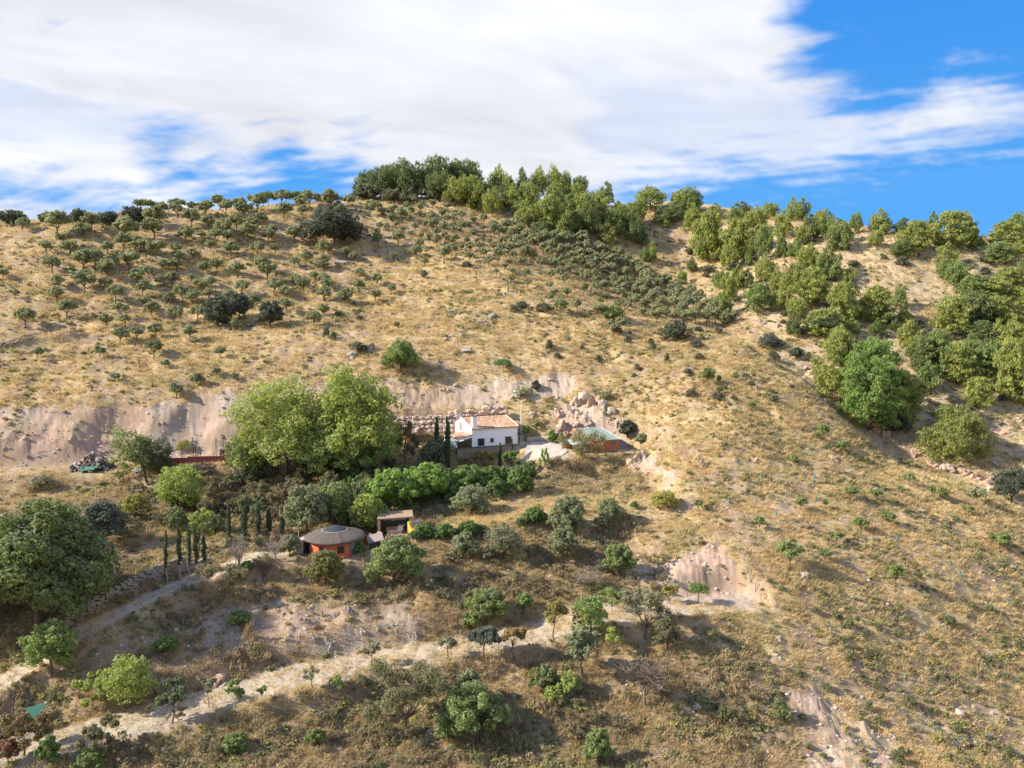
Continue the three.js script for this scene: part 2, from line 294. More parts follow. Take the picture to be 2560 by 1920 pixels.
// what covers the ground at a point: colour of the earth and how much grass grows
function cover(x, z, h, slope) {
  const r = Math.hypot(x, z), n1 = fbm(x * 0.05 + 3, z * 0.05 + 11, 4), n2 = fbm(x * 0.33, z * 0.33 + 5, 4), n3 = fbm(x * 1.4 + 9, z * 1.4, 3), n4 = vn(x * 3.1, z * 3.1);
  let [cut, tone] = cutAt(x, z);
  const grassy = inArea('grass', x, z, 3), gold = Math.max(inArea('gold', x, z), grassy), brown = inArea('brown', x, z) * (1 - grassy), scrub = inArea('scrub', x, z) * (1 - grassy), low = inArea('base', x, z), orchard = inArea('orchard', x, z, 8), grove = inArea('grove', x, z, 8), pale = inArea('pale', x, z, 8);
  let path = 0;
  for (const k of ['track', 'lower', 'drive', 'terrace']) { const s = STRIPS[k], d = stripAt(s, x, z); if (d) path = Math.max(path, sstep(s.w + 0.5, s.w - 0.7, d[0] + (n2 - 0.5) * 1.6 + (n3 - .5) * .8) * (k === 'track' ? mix(.7, 1, sstep(.1, .45, d[0] + (n3 - .5) * .4)) : 1) * (k === 'terrace' ? 0.5 * sstep(0.4, 0.6, n1 + 0.1) : k === 'lower' ? 0.8 : 1)); }
  const soil = clamp(sstep(0.50, 0.66, n2 * 0.5 + n3 * 0.35 + n1 * 0.15 + 0.02 + orchard * 0.05 + grove * 0.04 + brown * 0.05 + scrub * 0.05 + low * 0.05 - gold * 0.15) + sstep(0.75, 1.15, slope) * 0.7);
  // dry straw on pale reddish earth
  let R = mix(0.60, 0.50, n1), G = mix(0.455, 0.375, n1), B = mix(0.222, 0.18, n1);
  const sR = mix(0.42, 0.33, n3), sG = mix(0.295, 0.225, n3), sB = mix(0.19, 0.14, n3);
  const foot = sstep(0.55, 0.95, Math.sin(h * 3.3 + fbm(x * 0.06 + 2, z * 0.06, 3) * 16)) * sstep(.35, .6, fbm(x * .05 + 60, z * .05, 3)); // sheep-worn treads along the contours
  R = mix(R, sR, soil); G = mix(G, sG, soil); B = mix(B, sB, soil);
  R = mix(R, 0.50, foot * .5); G = mix(G, 0.37, foot * .5); B = mix(B, 0.235, foot * .5);
  const gr = sstep(0.52, 0.68, fbm(x * 0.21 + 70, z * 0.21, 4)) * 0.55 * (1 - soil); R = mix(R, 0.25, gr); G = mix(G, 0.225, gr); B = mix(B, 0.085, gr);
  const dk = clamp(brown * 0.6 + scrub * 0.55 + low * 0.5); R = mix(R, 0.235, dk); G = mix(G, 0.165, dk); B = mix(B, 0.09, dk);
  R = mix(R, 0.58, pale * 0.55); G = mix(G, 0.47, pale * 0.55); B = mix(B, 0.30, pale * 0.55);
  R = mix(R, 0.52, gold * 0.6); G = mix(G, 0.37, gold * 0.6); B = mix(B, 0.16, gold * 0.6);
  const T = [[0.46, 0.335, 0.25], [0.53, 0.395, 0.285], [0.42, 0.345, 0.275], [0.50, 0.41, 0.30]][tone];
  if (cut > 0) { // bare rock: pink, grey and rust beds
    const bed = fbm(x * 0.10 + 4, z * 0.10 + h * 0.2, 4), red = sstep(0.52, 0.64, bed) * 0.75, grey = sstep(0.46, 0.34, bed) * 0.4, fl = mix(0.74, 1.18, fbm(x * 1.5, z * 1.1 + h * 1.2, 4)) * mix(.9, 1.08, vn(x * .4 + h * .5, h * 3.1));
    if (tone === 0) { const e = sstep(-30, 5, x); T[0] = mix(T[0], .56, e); T[1] = mix(T[1], .43, e); T[2] = mix(T[2], .31, e); }
    let a = mix(T[0], 0.47, red), b = mix(T[1], 0.31, red), c = mix(T[2], 0.22, red);
    a = mix(a, 0.42, grey) * fl; b = mix(b, 0.365, grey) * fl; c = mix(c, 0.30, grey) * fl;
    const cc = cut * (1 - 0.75 * sstep(0.50, 0.64, n2 * .6 + n1 * .4)); R = mix(R, a, cc); G = mix(G, b, cc); B = mix(B, c, cc);
  }
  R = mix(R, 0.50, path * 0.85); G = mix(G, 0.425, path * 0.85); B = mix(B, 0.32, path * 0.85);
  const v = mix(0.80, 1.18, n4 * 0.5 + n3 * 0.5);
  const grass = clamp((1 - soil * 0.75) * (1 - foot * .6) * (1 - cut * 0.95) * (1 - path * 0.93));
  return [R * v, G * v, B * v, grass, { gold, brown, scrub, low, orchard, grove, cut, path, gr, pale, n1, n2, soil }];
}
function noiseTexture(N, seed, lo, hi, fn) {
  const d = new Uint8Array(N * N * 4);
  for (let j = 0; j < N; j++) for (let i = 0; i < N; i++) { const v = clamp(fn(i / N, j / N)), o = (j * N + i) * 4, q = Math.round(255 * mix(lo, hi, v)); d[o] = d[o + 1] = d[o + 2] = q; d[o + 3] = 255; }
  const t = new THREE.DataTexture(d, N, N); t.wrapS = t.wrapT = THREE.RepeatWrapping; t.magFilter = THREE.LinearFilter; t.minFilter = THREE.LinearMipmapLinearFilter; t.generateMipmaps = true; t.needsUpdate = true; return t;
}
function tileable(fn, s) { return (u, v) => { const a = fn(u * s, v * s), b = fn((u - 1) * s, v * s), c = fn(u * s, (v - 1) * s), d = fn((u - 1) * s, (v - 1) * s), f = sm(u), g = sm(v); return mix(mix(a, b, f), mix(c, d, f), g); }; }
const grainTex = noiseTexture(512, 1, 0.72, 1, tileable((u, v) => 0.25 + (fbm(u, v * 1.3, 5) - 0.5) * 1.9 + 0.3, 40));
const groundMat = new THREE.MeshStandardMaterial({ vertexColors: true, roughness: 1, map: grainTex, bumpMap: grainTex, bumpScale: 0.10 });
{
  const az = [], rr = [], rad = Math.PI / 180;
  for (let a = -82; a < -37; a += 1) az.push(a); for (let a = -37; a <= 37; a += 0.075) az.push(a); for (let a = 38; a <= 82; a += 1) az.push(a);
  let r = 34; while (r < 60) { rr.push(r); r *= 1.02; } while (r < 345) { rr.push(r); r *= 1.0043; } while (r < 900) { rr.push(r); r *= 1.03; }
  const nA = az.length, nR = rr.length, pos = new Float32Array(nA * nR * 3), colr = new Float32Array(nA * nR * 3), uv = new Float32Array(nA * nR * 2), idx = new Uint32Array((nA - 1) * (nR - 1) * 6);
  for (let j = 0; j < nR; j++) for (let i = 0; i < nA; i++) { const a = az[i] * rad, x = rr[j] * Math.sin(a), z = -rr[j] * Math.cos(a), o = j * nA + i; pos[o * 3] = x; pos[o * 3 + 1] = H(x, z); pos[o * 3 + 2] = z; uv[o * 2] = x / 9; uv[o * 2 + 1] = z / 9; }
  for (let j = 0; j < nR; j++) for (let i = 0; i < nA; i++) {
    const o = j * nA + i, x = pos[o * 3], y = pos[o * 3 + 1], z = pos[o * 3 + 2], e = 1.2;
    const p = o - nA >= 0 ? o - nA : o, q = o + nA < nA * nR ? o + nA : o, l = i ? o - 1 : o, k = i < nA - 1 ? o + 1 : o;
    const sr = (pos[q * 3 + 1] - pos[p * 3 + 1]) / Math.max(0.05, Math.hypot(pos[q * 3] - pos[p * 3], pos[q * 3 + 2] - pos[p * 3 + 2])), sa = (pos[k * 3 + 1] - pos[l * 3 + 1]) / Math.max(0.05, Math.hypot(pos[k * 3] - pos[l * 3], pos[k * 3 + 2] - pos[l * 3 + 2]));
    const c = cover(x, z, y, Math.min(1.5, Math.hypot(sr, sa) * 0.8)); colr[o * 3] = c[0]; colr[o * 3 + 1] = c[1]; colr[o * 3 + 2] = c[2];
  }
  let t = 0; for (let j = 0; j < nR - 1; j++) for (let i = 0; i < nA - 1; i++) { const o = j * nA + i; idx[t++] = o; idx[t++] = o + 1; idx[t++] = o + nA; idx[t++] = o + 1; idx[t++] = o + nA + 1; idx[t++] = o + nA; }
  struct('hillside_ground', geoFrom(pos, idx, colr, uv), groundMat);
  const vf = new THREE.RingGeometry(0.5, 5200, 96, 24); vf.rotateX(-Math.PI / 2); vf.translate(0, -60, 0);
  struct('valley_floor', vf, std(0.30, 0.24, 0.13, 1));
}
// ---------------------------------------------------------------- plants
const leafMat = new THREE.MeshPhysicalMaterial({ vertexColors: true, roughness: 1, transmission: 0.48, thickness: 0, side: THREE.DoubleSide });
const barkMat = std(0.13, 0.10, 0.075, 1), paleBark = std(0.34, 0.30, 0.25, 1), twigMat = std(0.30, 0.25, 0.20, 1);
// leaves: small faces spread through lobes, turned mostly outwards
function clustered(R, lobes, k) { // every mass of foliage breaks into smaller tufts with gaps between them
  const out = []; for (const L of lobes) { out.push([L[0], L[1], L[2], L[3] * .62, L[4] * .62, L[5] * .62]); for (let i = 0; i < k; i++) { const y = 1 - 1.75 * (i + R()) / k, s = Math.sqrt(Math.max(0, 1 - y * y)), a = i * 2.399 + R() * 1.5, q = .26 + .22 * R(), e = .62 + .28 * R(); out.push([L[0] + Math.cos(a) * s * L[3] * e, L[1] + y * L[4] * e, L[2] + Math.sin(a) * s * L[5] * e, L[3] * q, L[4] * q * .85, L[5] * q]); } } return out;
}
function leaves(R, lobes, o) {
  const pos = new Float32Array(o.n * 9), cl = new Float32Array(o.n * 9); let m = 0, guard = 0;
  const areas = lobes.map(l => Math.pow(l[3] * l[4] * l[5], 0.667)), tot = areas.reduce((a, b) => a + b, 0);
  const N = V(), A = V(), B = V(), p = V(), seed = R() * 100;
  while (m < o.n && guard++ < o.n * 6) {
    let t = R() * tot, k = 0; while (k < lobes.length - 1 && (t -= areas[k]) > 0) k++;
    const L = lobes[k];
    const cz = 2 * R() - 1, ph = R() * 6.2832, s = Math.sqrt(1 - cz * cz);
    N.set(s * Math.cos(ph), cz, s * Math.sin(ph));
    const lump = vn3(N.x * 2.6 + seed + k * 3.7, N.y * 2.6, N.z * 2.6 + k);
    if (lump < (o.gap ?? 0.3)) continue;
    const rr = (o.shell ?? 0.62) + (1 - (o.shell ?? 0.62)) * Math.pow(R(), 0.6);
    const rad = rr * (0.86 + 0.5 * (lump - 0.3));
    p.set(L[0] + N.x * L[3] * rad, L[1] + N.y * L[4] * rad, L[2] + N.z * L[5] * rad);
    N.set(N.x / L[3], N.y / L[4], N.z / L[5]).normalize();
    const J = o.jit ?? 0.75; N.x += (R() - 0.5) * 2 * J; N.y += (R() - 0.5) * 2 * J + (o.lift ?? 0.25); N.z += (R() - 0.5) * 2 * J; N.normalize();
    A.set(R() - 0.5, (R() - 0.5) * (o.brush ? 0.4 : 1) + (o.brush || 0), R() - 0.5); A.addScaledVector(N, -A.dot(N) * (o.brush ? 0.75 : 1)).normalize(); B.crossVectors(N, A).normalize();
    const sz = o.size * (0.55 + 0.9 * R()), w = sz * (o.aspect ?? 0.5);
    const q = m * 9;
    pos[q] = p.x - B.x * w - A.x * sz * .4; pos[q + 1] = p.y - B.y * w - A.y * sz * .4; pos[q + 2] = p.z - B.z * w - A.z * sz * .4;
    pos[q + 3] = p.x + B.x * w - A.x * sz * .4; pos[q + 4] = p.y + B.y * w - A.y * sz * .4; pos[q + 5] = p.z + B.z * w - A.z * sz * .4;
    pos[q + 6] = p.x + A.x * sz; pos[q + 7] = p.y + A.y * sz; pos[q + 8] = p.z + A.z * sz;
    const c = o.cols[Math.floor(R() * o.cols.length)], f = 0.78 + 0.44 * R();
    for (let e = 0; e < 3; e++) { cl[q + e * 3] = c[0] * f; cl[q + e * 3 + 1] = c[1] * f; cl[q + e * 3 + 2] = c[2] * f; }
    m++;
  }
  return geoFrom(pos.subarray(0, m * 9), null, cl.subarray(0, m * 9));
}
function limb(R, a, b, r0, r1, bend = 0.12, n = 4) { const pts = [], rs = [], L = a.distanceTo(b); for (let i = 0; i <= n; i++) { const t = i / n, p = a.clone().lerp(b, t), k = Math.sin(t * Math.PI) * bend * L; p.x += (R() - 0.5) * 2 * k; p.z += (R() - 0.5) * 2 * k; p.y += (R() - 0.5) * k; pts.push(p); rs.push(mix(r0, r1, Math.sqrt(t))); } return tube(pts, rs, 5); }
const COL = {
  olive: [[0.326, 0.348, 0.14], [0.378, 0.396, 0.171], [0.263, 0.284, 0.108], [0.42, 0.428, 0.207]],
  oliveNear: [[0.196, 0.266, 0.052], [0.256, 0.32, 0.073], [0.15, 0.211, 0.036], [0.33, 0.375, 0.105]],
  greyOlive: [[0.274, 0.305, 0.128], [0.325, 0.351, 0.162], [0.218, 0.247, 0.095]],
  pine: [[0.364, 0.405, 0.065], [0.28, 0.325, 0.053], [0.448, 0.473, 0.081], [0.202, 0.245, 0.045]],
  pineMid: [[0.259, 0.336, 0.065], [0.196, 0.26, 0.053], [0.322, 0.395, 0.076], [0.138, 0.195, 0.043]],
  pineDark: [[0.133, 0.183, 0.037], [0.172, 0.222, 0.045], [0.109, 0.151, 0.032], [0.218, 0.254, 0.047]],
  pineFresh: [[0.203, 0.317, 0.044], [0.156, 0.262, 0.037], [0.265, 0.357, 0.055]],
  oak: [[0.09, 0.114, 0.054], [0.12, 0.144, 0.072], [0.072, 0.096, 0.042]],
  broad: [[0.211, 0.304, 0.055], [0.276, 0.362, 0.067], [0.162, 0.245, 0.042], [0.341, 0.405, 0.086]],
  lime: [[0.329, 0.406, 0.059], [0.404, 0.452, 0.07], [0.254, 0.336, 0.047], [0.448, 0.468, 0.094]],
  bright: [[0.186, 0.342, 0.03], [0.243, 0.393, 0.041], [0.143, 0.277, 0.023], [0.343, 0.422, 0.047]],
  yellow: [[0.391, 0.345, 0.046], [0.322, 0.31, 0.052], [0.253, 0.276, 0.046], [0.483, 0.391, 0.069]],
  autumn: [[.40, .22, .05], [.34, .25, .06], [.46, .29, .07], [.22, .17, .05]],
  russet: [[.24, .10, .04], [.20, .14, .05], [.30, .14, .05]],
  cypress: [[0.069, 0.119, 0.035], [0.094, 0.144, 0.04], [0.053, 0.088, 0.027]],
  hedge: [[0.105, 0.203, 0.03], [0.149, 0.258, 0.035], [0.224, 0.296, 0.035]],
  pale: [[.30, .28, .14], [.26, .26, .12], [.34, .30, .17]],
  grey: [[.27, .24, .17], [.22, .21, .13], [.31, .27, .20]],
};
function lobesOf(kind, R, h, w) {
  const L = [], add = (x, y, z, a, b, c) => L.push([x, y, z, a, b, c ?? a]);
  if (kind === 'olive') { const n = 7 + Math.floor(R() * 4), cy = h * 0.64; add(0, cy, 0, w * .30, h * .26); for (let i = 0; i < n; i++) { const a = i / n * 6.283 + R(), d = w * (.22 + .12 * R()), s = w * (.14 + .08 * R()); add(Math.cos(a) * d, cy + (R() - .55) * h * .26, Math.sin(a) * d, s, s * .85); } for (let i = 0; i < 3; i++) add((R() - .5) * w * .35, cy + h * .2, (R() - .5) * w * .35, w * .15, w * .13); }
  else if (kind === 'pine') { const n = 7; for (let i = 0; i < n; i++) { const t = i / (n - 1), y = h * (.22 + .70 * t), rw = w * .5 * Math.sqrt(1 - Math.pow(Math.max(0, t * 1.08 - .12), 1.7)) * (.75 + .3 * R()), k = Math.max(1, Math.round(5 * (1 - t * .75))); for (let j = 0; j < k; j++) { const a = j / k * 6.283 + R() * 2, d = k === 1 ? 0 : rw * (.5 + .25 * R()), s = Math.max(w * .11, rw * (.36 + .14 * R())); add(Math.cos(a) * d, y + (R() - .5) * h * .07, Math.sin(a) * d, s, s * (.85 + .4 * R())); } } add(0, h * .93, 0, w * .11, h * .09); }
  else if (kind === 'bigpine') { const n = 34; for (let i = 0; i < n; i++) { const t = (i + R()) / n, y = h * (.10 + .84 * t), rw = w * .5 * Math.pow(Math.sin(Math.PI * clamp(.20 + t * .76)), .55) * (.62 + .45 * R()), a = i * 2.399 + R(), s = w * (.11 + .08 * R()); add(Math.cos(a) * (rw - s * .5), y, Math.sin(a) * (rw - s * .5), s * 1.25, s * .78); } add(0, h * .92, 0, w * .17, h * .08); add(0, h * .62, 0, w * .26, h * .25); add(0, h * .32, 0, w * .24, h * .2); }
  else if (kind === 'roundpine') { const n = 18; add(0, h * .5, 0, w * .3, h * .34); for (let i = 0; i < n; i++) { const cz = 1 - 1.8 * (i + .5) / n, s = Math.sqrt(Math.max(0, 1 - cz * cz)), a = i * 2.399 + R(), q = .15 + .09 * R(); add(Math.cos(a) * s * w * .34, h * (.5 + cz * .37), Math.sin(a) * s * w * .34, w * q, w * q * (.85 + .4 * R())); } }
  else if (kind === 'umbrella') { const n = 12; add(0, h * .66, 0, w * .28, h * .20); for (let i = 0; i < n; i++) { const a = i * 2.399, d = w * .36 * Math.sqrt((i + .5) / n), s = w * (.15 + .06 * R()); add(Math.cos(a) * d, h * (.80 - .34 * (d / w) * 2 * (.6 + .5 * R())), Math.sin(a) * d, s, s * .62); } }
  else if (kind === 'broad') { const n = 24; add(0, h * .52, 0, w * .28, h * .28); for (let i = 0; i < n; i++) { const cz = 1 - 1.75 * (i + .5) / n, s = Math.sqrt(Math.max(0, 1 - cz * cz)), a = i * 2.399 + R() * .7, q = .10 + .12 * R(), e = .82 + .36 * R(); add(Math.cos(a) * s * w * .35 * e, h * (.53 + cz * .36 * e), Math.sin(a) * s * w * .35 * e, w * q * 1.1, w * q * .9); } }
  else if (kind === 'shrub') { const n = 11; add(0, h * .42, 0, w * .32, h * .36); for (let i = 0; i < n; i++) { const a = i * 2.399, t = (i + .5) / n, d = w * .33 * Math.sqrt(t), s = w * (.13 + .08 * R()); add(Math.cos(a) * d, h * (.72 - .5 * t * (.7 + .5 * R())), Math.sin(a) * d, s, s * .9); } }
  else if (kind === 'fruit') { const n = 9; for (let i = 0; i < n; i++) { const a = i * 2.399 + R(), d = w * .34 * Math.sqrt((i + .4) / n), s = w * (.17 + .10 * R()); add(Math.cos(a) * d, h * (.50 + .36 * R()), Math.sin(a) * d, s, s * .85); } }
  else if (kind === 'cypress') { const n = 12; for (let i = 0; i < n; i++) { const t = i / (n - 1), rw = w * .5 * Math.pow(Math.sin(Math.PI * (.10 + t * .86)), .55); add((R() - .5) * w * .12, h * (.05 + .90 * t), (R() - .5) * w * .12, rw, h * .085); } }
  else if (kind === 'column') { const n = 10; for (let i = 0; i < n; i++) { const t = i / (n - 1), rw = w * .5 * Math.pow(Math.sin(Math.PI * (.14 + t * .8)), .6); add((R() - .5) * w * .2, h * (.30 + .66 * t), (R() - .5) * w * .2, rw, h * .075); } }
  else if (kind === 'loose') { const n = 16; for (let i = 0; i < n; i++) { const a = i * 2.399 + R(), d = w * .42 * Math.sqrt((i + .4) / n), s = w * (.12 + .09 * R()); add(Math.cos(a) * d, h * (.34 + .56 * R()), Math.sin(a) * d, s, s); } }
  else if (kind === 'feather') { const n = 14; for (let i = 0; i < n; i++) { const t = (i + .5) / n, a = i * 2.399, d = w * .4 * (1 - t * .75), s = w * .15; add(Math.cos(a) * d, h * (.18 + .76 * t), Math.sin(a) * d, s * .8, s * 1.25); } }
  return L;
}
// a tree as {trunk, crown} geometries, in metres
function treeGeo(kind, seed, h, w, o = {}) {
  const R = rng(seed + 11), L = lobesOf(kind, R, h, w);
  const D = { olive: { n: 1900, size: .38, cols: COL.olive, gap: .3, trunk: .045 }, pine: { n: 3600, size: .40, aspect: .26, cols: COL.pine, brush: .9, gap: .24, trunk: .02, lift: .35 }, roundpine: { n: 4200, size: .40, aspect: .28, cols: COL.pine, brush: .8, gap: .22, trunk: .02, lift: .4 }, bigpine: { n: 6500, size: .40, aspect: .26, cols: COL.pine, brush: .7, gap: .22, trunk: .022, lift: .45 }, umbrella: { n: 2200, size: .52, aspect: .28, cols: COL.pineDark, brush: .6, gap: .24, trunk: .03, lift: .45 }, broad: { n: 6000, size: .26, cols: COL.broad, gap: .28, trunk: .03 }, shrub: { n: 1500, size: .17, cols: COL.oliveNear, gap: .24, trunk: .03 }, fruit: { n: 650, size: .20, aspect: .6, cols: COL.broad, gap: .2, trunk: .022, shell: .12, jit: 1 }, cypress: { n: 1500, size: .22, aspect: .3, cols: COL.cypress, brush: 1.6, gap: .15, trunk: .015, shell: .7 }, column: { n: 900, size: .2, aspect: .35, cols: COL.cypress, brush: 1.2, gap: .15, trunk: .013, shell: .5 }, loose: { n: 1800, size: .17, cols: COL.broad, gap: .3, trunk: .022, shell: .1, jit: 1 }, feather: { n: 2400, size: .3, aspect: .2, cols: COL.broad, brush: 1.1, gap: .22, trunk: .022, shell: .35 } }[kind];
  const opt = { ...D, ...o };
  const lean = opt.lean || 0;
  for (const l of L) l[0] += lean * w * Math.pow(clamp(l[1] / h), 0.8);
  const crown = leaves(R, opt.tufts === 0 ? L : clustered(R, L, opt.tufts ?? ({ broad: 9, shrub: 8, pine: 7, roundpine: 8, bigpine: 7, olive: 4, umbrella: 6 }[kind] || 0)), opt);
  const parts = [], r0 = Math.max(0.03, h * opt.trunk);
  const fork = { olive: .30, pine: .72, bigpine: .78, roundpine: .6, umbrella: .55, broad: .38, shrub: .12, fruit: .36, cypress: .8, column: .8, loose: .22, feather: .7 }[kind];
  const tp = V(lean * w * fork * .9 + (R() - .5) * w * .04, h * fork, (R() - .5) * w * .04);
  parts.push(limb(R, V(0, -0.6, 0), tp, r0 * 1.15, r0 * .62, kind === 'olive' || kind === 'fruit' ? .09 : .035, 5));
  const pick = L.map((l, i) => i).sort((a, b) => L[b][3] - L[a][3]).slice(0, { olive: 6, pine: 6, bigpine: 16, roundpine: 7, umbrella: 8, broad: 10, shrub: 7, fruit: 7, cypress: 0, column: 0, loose: 13, feather: 6 }[kind]);
  for (const i of pick) { const l = L[i], e = V(l[0], l[1], l[2]); const st = kind.includes('pine') ? V(tp.x * clamp(l[1] / tp.y * .85), Math.min(tp.y, l[1] * .85), tp.z) : kind === 'feather' ? V(0, l[1] * .7, 0) : tp; parts.push(limb(R, st, e, r0 * .5, r0 * .12, .08, 3)); }
  return { trunk: join(parts), crown };
}
function bareGeo(seed, h, w, n = 60) { // leafless twigs
  const R = rng(seed + 5), parts = [limb(R, V(0, -.4, 0), V((R() - .5) * .2, h * .28, 0), h * .03, h * .018, .1, 3)];
  for (let i = 0; i < 9; i++) { const a = R() * 6.283, d = w * .33 * (.4 + .6 * R()), e = V(Math.cos(a) * d, h * (.45 + .35 * R()), Math.sin(a) * d), s = V(0, h * (.1 + .2 * R()), 0); parts.push(limb(R, s, e, h * .012, h * .005, .15, 3)); for (let k = 0; k < n / 9; k++) { const q = s.clone().lerp(e, .4 + .6 * R()), f = q.clone().add(V((R() - .5) * w * .42, h * (.05 + .2 * R()), (R() - .5) * w * .42)); parts.push(limb(R, q, f, h * .006, h * .003, .15, 2)); } }
  return join(parts);
}
const bank = {}; // shared shapes: kind + palette + variant
function shape(kind, pal, variant, h, w, o) { const k = kind + pal + variant + '_' + h + '_' + w + JSON.stringify(o || ''); return bank[k] ||= treeGeo(kind, variant * 37 + kind.length * 101 + pal.length * 7, h, w, { cols: COL[pal], ...o }); }
let plantSeed = 1;
// put one plant whose foot is at a pixel, hp and wp its size in photo pixels
function plant(name, kind, pal, px, py, hp, wp, label, category, group, o = {}) {
  const g = o.at || footAt(px, py); if (!g) return null;
  const R = rng(plantSeed++ * 7 + 3), D = -g.z, h = (hp + (g.extra || 0)) * D / F * (o.hk || 1), w = wp * D / F;
  const nh = o.nh || h, nw = o.nw || w; // the size at which the shared shape was made
  const s = o.own ? treeGeo(kind, plantSeed * 13, h, w, { cols: COL[pal], ...o.leaf }) : shape(kind, pal, Math.floor(R() * (o.variants || 4)), nh, nw, o.leaf);
  const t = thing(name, label, category, g, o.own ? (o.turn ?? 0) : R() * 6.283, group);
  mesh('trunk', s.trunk, o.bark || barkMat, t); mesh('crown', s.crown, leafMat, t);
  if (!o.own) t.scale.set(w / nw, h / nh, w / nw);
  return t;
}
function bareShrub(name, px, py, hp, wp, label, category, group, mat = twigMat, n = 90) { const g = groundAt(px, py), D = -g.z, t = thing(name, label, category, g, 0, group); mesh('branches', bareGeo(plantSeed++ * 17, hp * D / F, wp * D / F, n), mat, t); return t; }

// --- olive orchard on the slope above the cut (zoom of the photograph at 2.458 x, from 0, 400)
const Z1 = ([x, y, w]) => [x / 2.458, 400 + y / 2.458, w / 2.458];
const ORCHARD = [[140, 440, 90], [350, 470, 160], [510, 490, 110], [565, 440, 120], [1090, 355, 100], [1000, 345, 90], [1190, 335, 80], [1260, 355, 110], [1350, 310, 100], [1390, 340, 100], [1470, 325, 100], [1580, 325, 120], [1850, 305, 90], [1900, 295, 110], [2030, 315, 140], [2080, 325, 80], [2140, 290, 80], [1730, 280, 100],
  [770, 500, 160], [950, 420, 140], [945, 490, 140], [1180, 415, 120], [1280, 440, 110], [1500, 375, 120], [1455, 440, 110], [1605, 410, 90], [1745, 370, 110], [1860, 350, 80], [1140, 510, 105], [1240, 490, 60], [1320, 510, 95], [1400, 515, 90], [1370, 475, 120], [1520, 505, 120], [1555, 455, 110], [1650, 512, 90], [1670, 482, 90], [1810, 515, 115], [400, 545, 110], [285, 580, 90],
  [760, 565, 120], [860, 582, 120], [660, 580, 80], [960, 608, 120], [1080, 585, 80], [1290, 565, 70], [1420, 602, 110], [1580, 595, 100], [1690, 580, 70], [435, 610, 120], [320, 695, 110], [585, 645, 100], [515, 685, 140], [680, 675, 110], [800, 680, 120], [1000, 685, 80], [1095, 645, 90], [1190, 632, 90], [1250, 702, 80], [1335, 690, 85], [1455, 725, 110], [1610, 692, 110], [1880, 645, 90], [1990, 592, 100], [2130, 602, 70], [1990, 682, 70], [1810, 662, 70], [2180, 620, 60],
  [520, 820, 150], [660, 745, 140], [840, 772, 110], [915, 728, 80], [985, 782, 80], [1060, 782, 100], [1085, 690, 90], [1185, 767, 70], [1240, 832, 110], [1300, 792, 80], [1485, 832, 100], [1645, 748, 120], [1685, 832, 110], [1815, 777, 80], [1865, 812, 90], [1940, 772, 90], [2015, 802, 80], [2200, 792, 60],
  [350, 882, 110], [360, 792, 90], [710, 872, 110], [650, 803, 90], [880, 842, 110], [885, 932, 100], [1035, 897, 90], [1120, 872, 110], [1285, 872, 90], [1405, 892, 100], [1550, 922, 100], [1760, 862, 90], [1760, 947, 100], [1990, 872, 90], [2120, 892, 90], [1985, 967, 70],
  [155, 1032, 130], [410, 982, 130], [655, 1032, 90], [740, 982, 110], [930, 962, 100], [1070, 1007, 120], [1180, 902, 110], [1215, 992, 110], [740, 1132, 110], [770, 1022, 80], [840, 1112, 90], [955, 1097, 100], [1165, 1112, 100], [1200, 1152, 70], [615, 1217, 80], [945, 1222, 120], [1930, 1032, 110], [1450, 1052, 80], [20, 742, 80], [90, 852, 60],
  [230, 1222, 80], [1015, 1282, 60], [1210, 1392, 90], [1330, 1332, 60], [1350, 1222, 80], [1440, 1367, 60], [1085, 1462, 100], [710, 1367, 60]];
const GROVE = [[310, 470, 90], [355, 442, 60], [435, 472, 60], [505, 507, 80], [365, 557, 50], [355, 657, 80], [350, 602, 60], [480, 652, 90], [615, 672, 60], [590, 732, 80], [455, 757, 60], [180, 660, 60], [165, 722, 60], [210, 750, 60], [645, 782, 60], [870, 502, 60], [870, 572, 70], [690, 522, 70], [700, 552, 70], [720, 652, 70], [720, 602, 60], [830, 642, 60], [760, 747, 80], [810, 717, 80], [920, 752, 60], [920, 692, 60], [1005, 727, 60], [1100, 747, 80], [1190, 742, 60], [1035, 782, 60], [1135, 807, 50], [1160, 782, 50], [1085, 832, 40], [1185, 837, 50], [1175, 887, 60], [1265, 852, 60], [1275, 917, 60], [1355, 797, 70], [1245, 672, 60], [1120, 652, 60], [1065, 682, 50], [1240, 782, 60], [1410, 922, 50], [1440, 977, 60], [1420, 862, 60], [1500, 892, 60], [1520, 972, 60], [1405, 1002, 60], [1480, 1080, 100], [1580, 1062, 80], [1600, 862, 70], [1560, 802, 80], [1660, 982, 50], [1625, 942, 60], [1700, 942, 70], [1760, 932, 60], [1830, 982, 80], [1760, 992, 50], [1830, 1042, 60], [1890, 1052, 60], [1720, 1022, 50], [1720, 1102, 90], [1800, 1212, 100], [1850, 1172, 80], [2000, 1042, 70], [2100, 1032, 70], [2070, 1132, 90], [2180, 1062, 90], [1980, 1092, 60],
  [20, 910, 90], [30, 990, 90], [25, 1090, 80], [155, 1015, 100], [240, 950, 90], [350, 905, 80], [340, 1000, 80], [240, 860, 70], [25, 790, 80], [55, 700, 60], [440, 950, 60]];
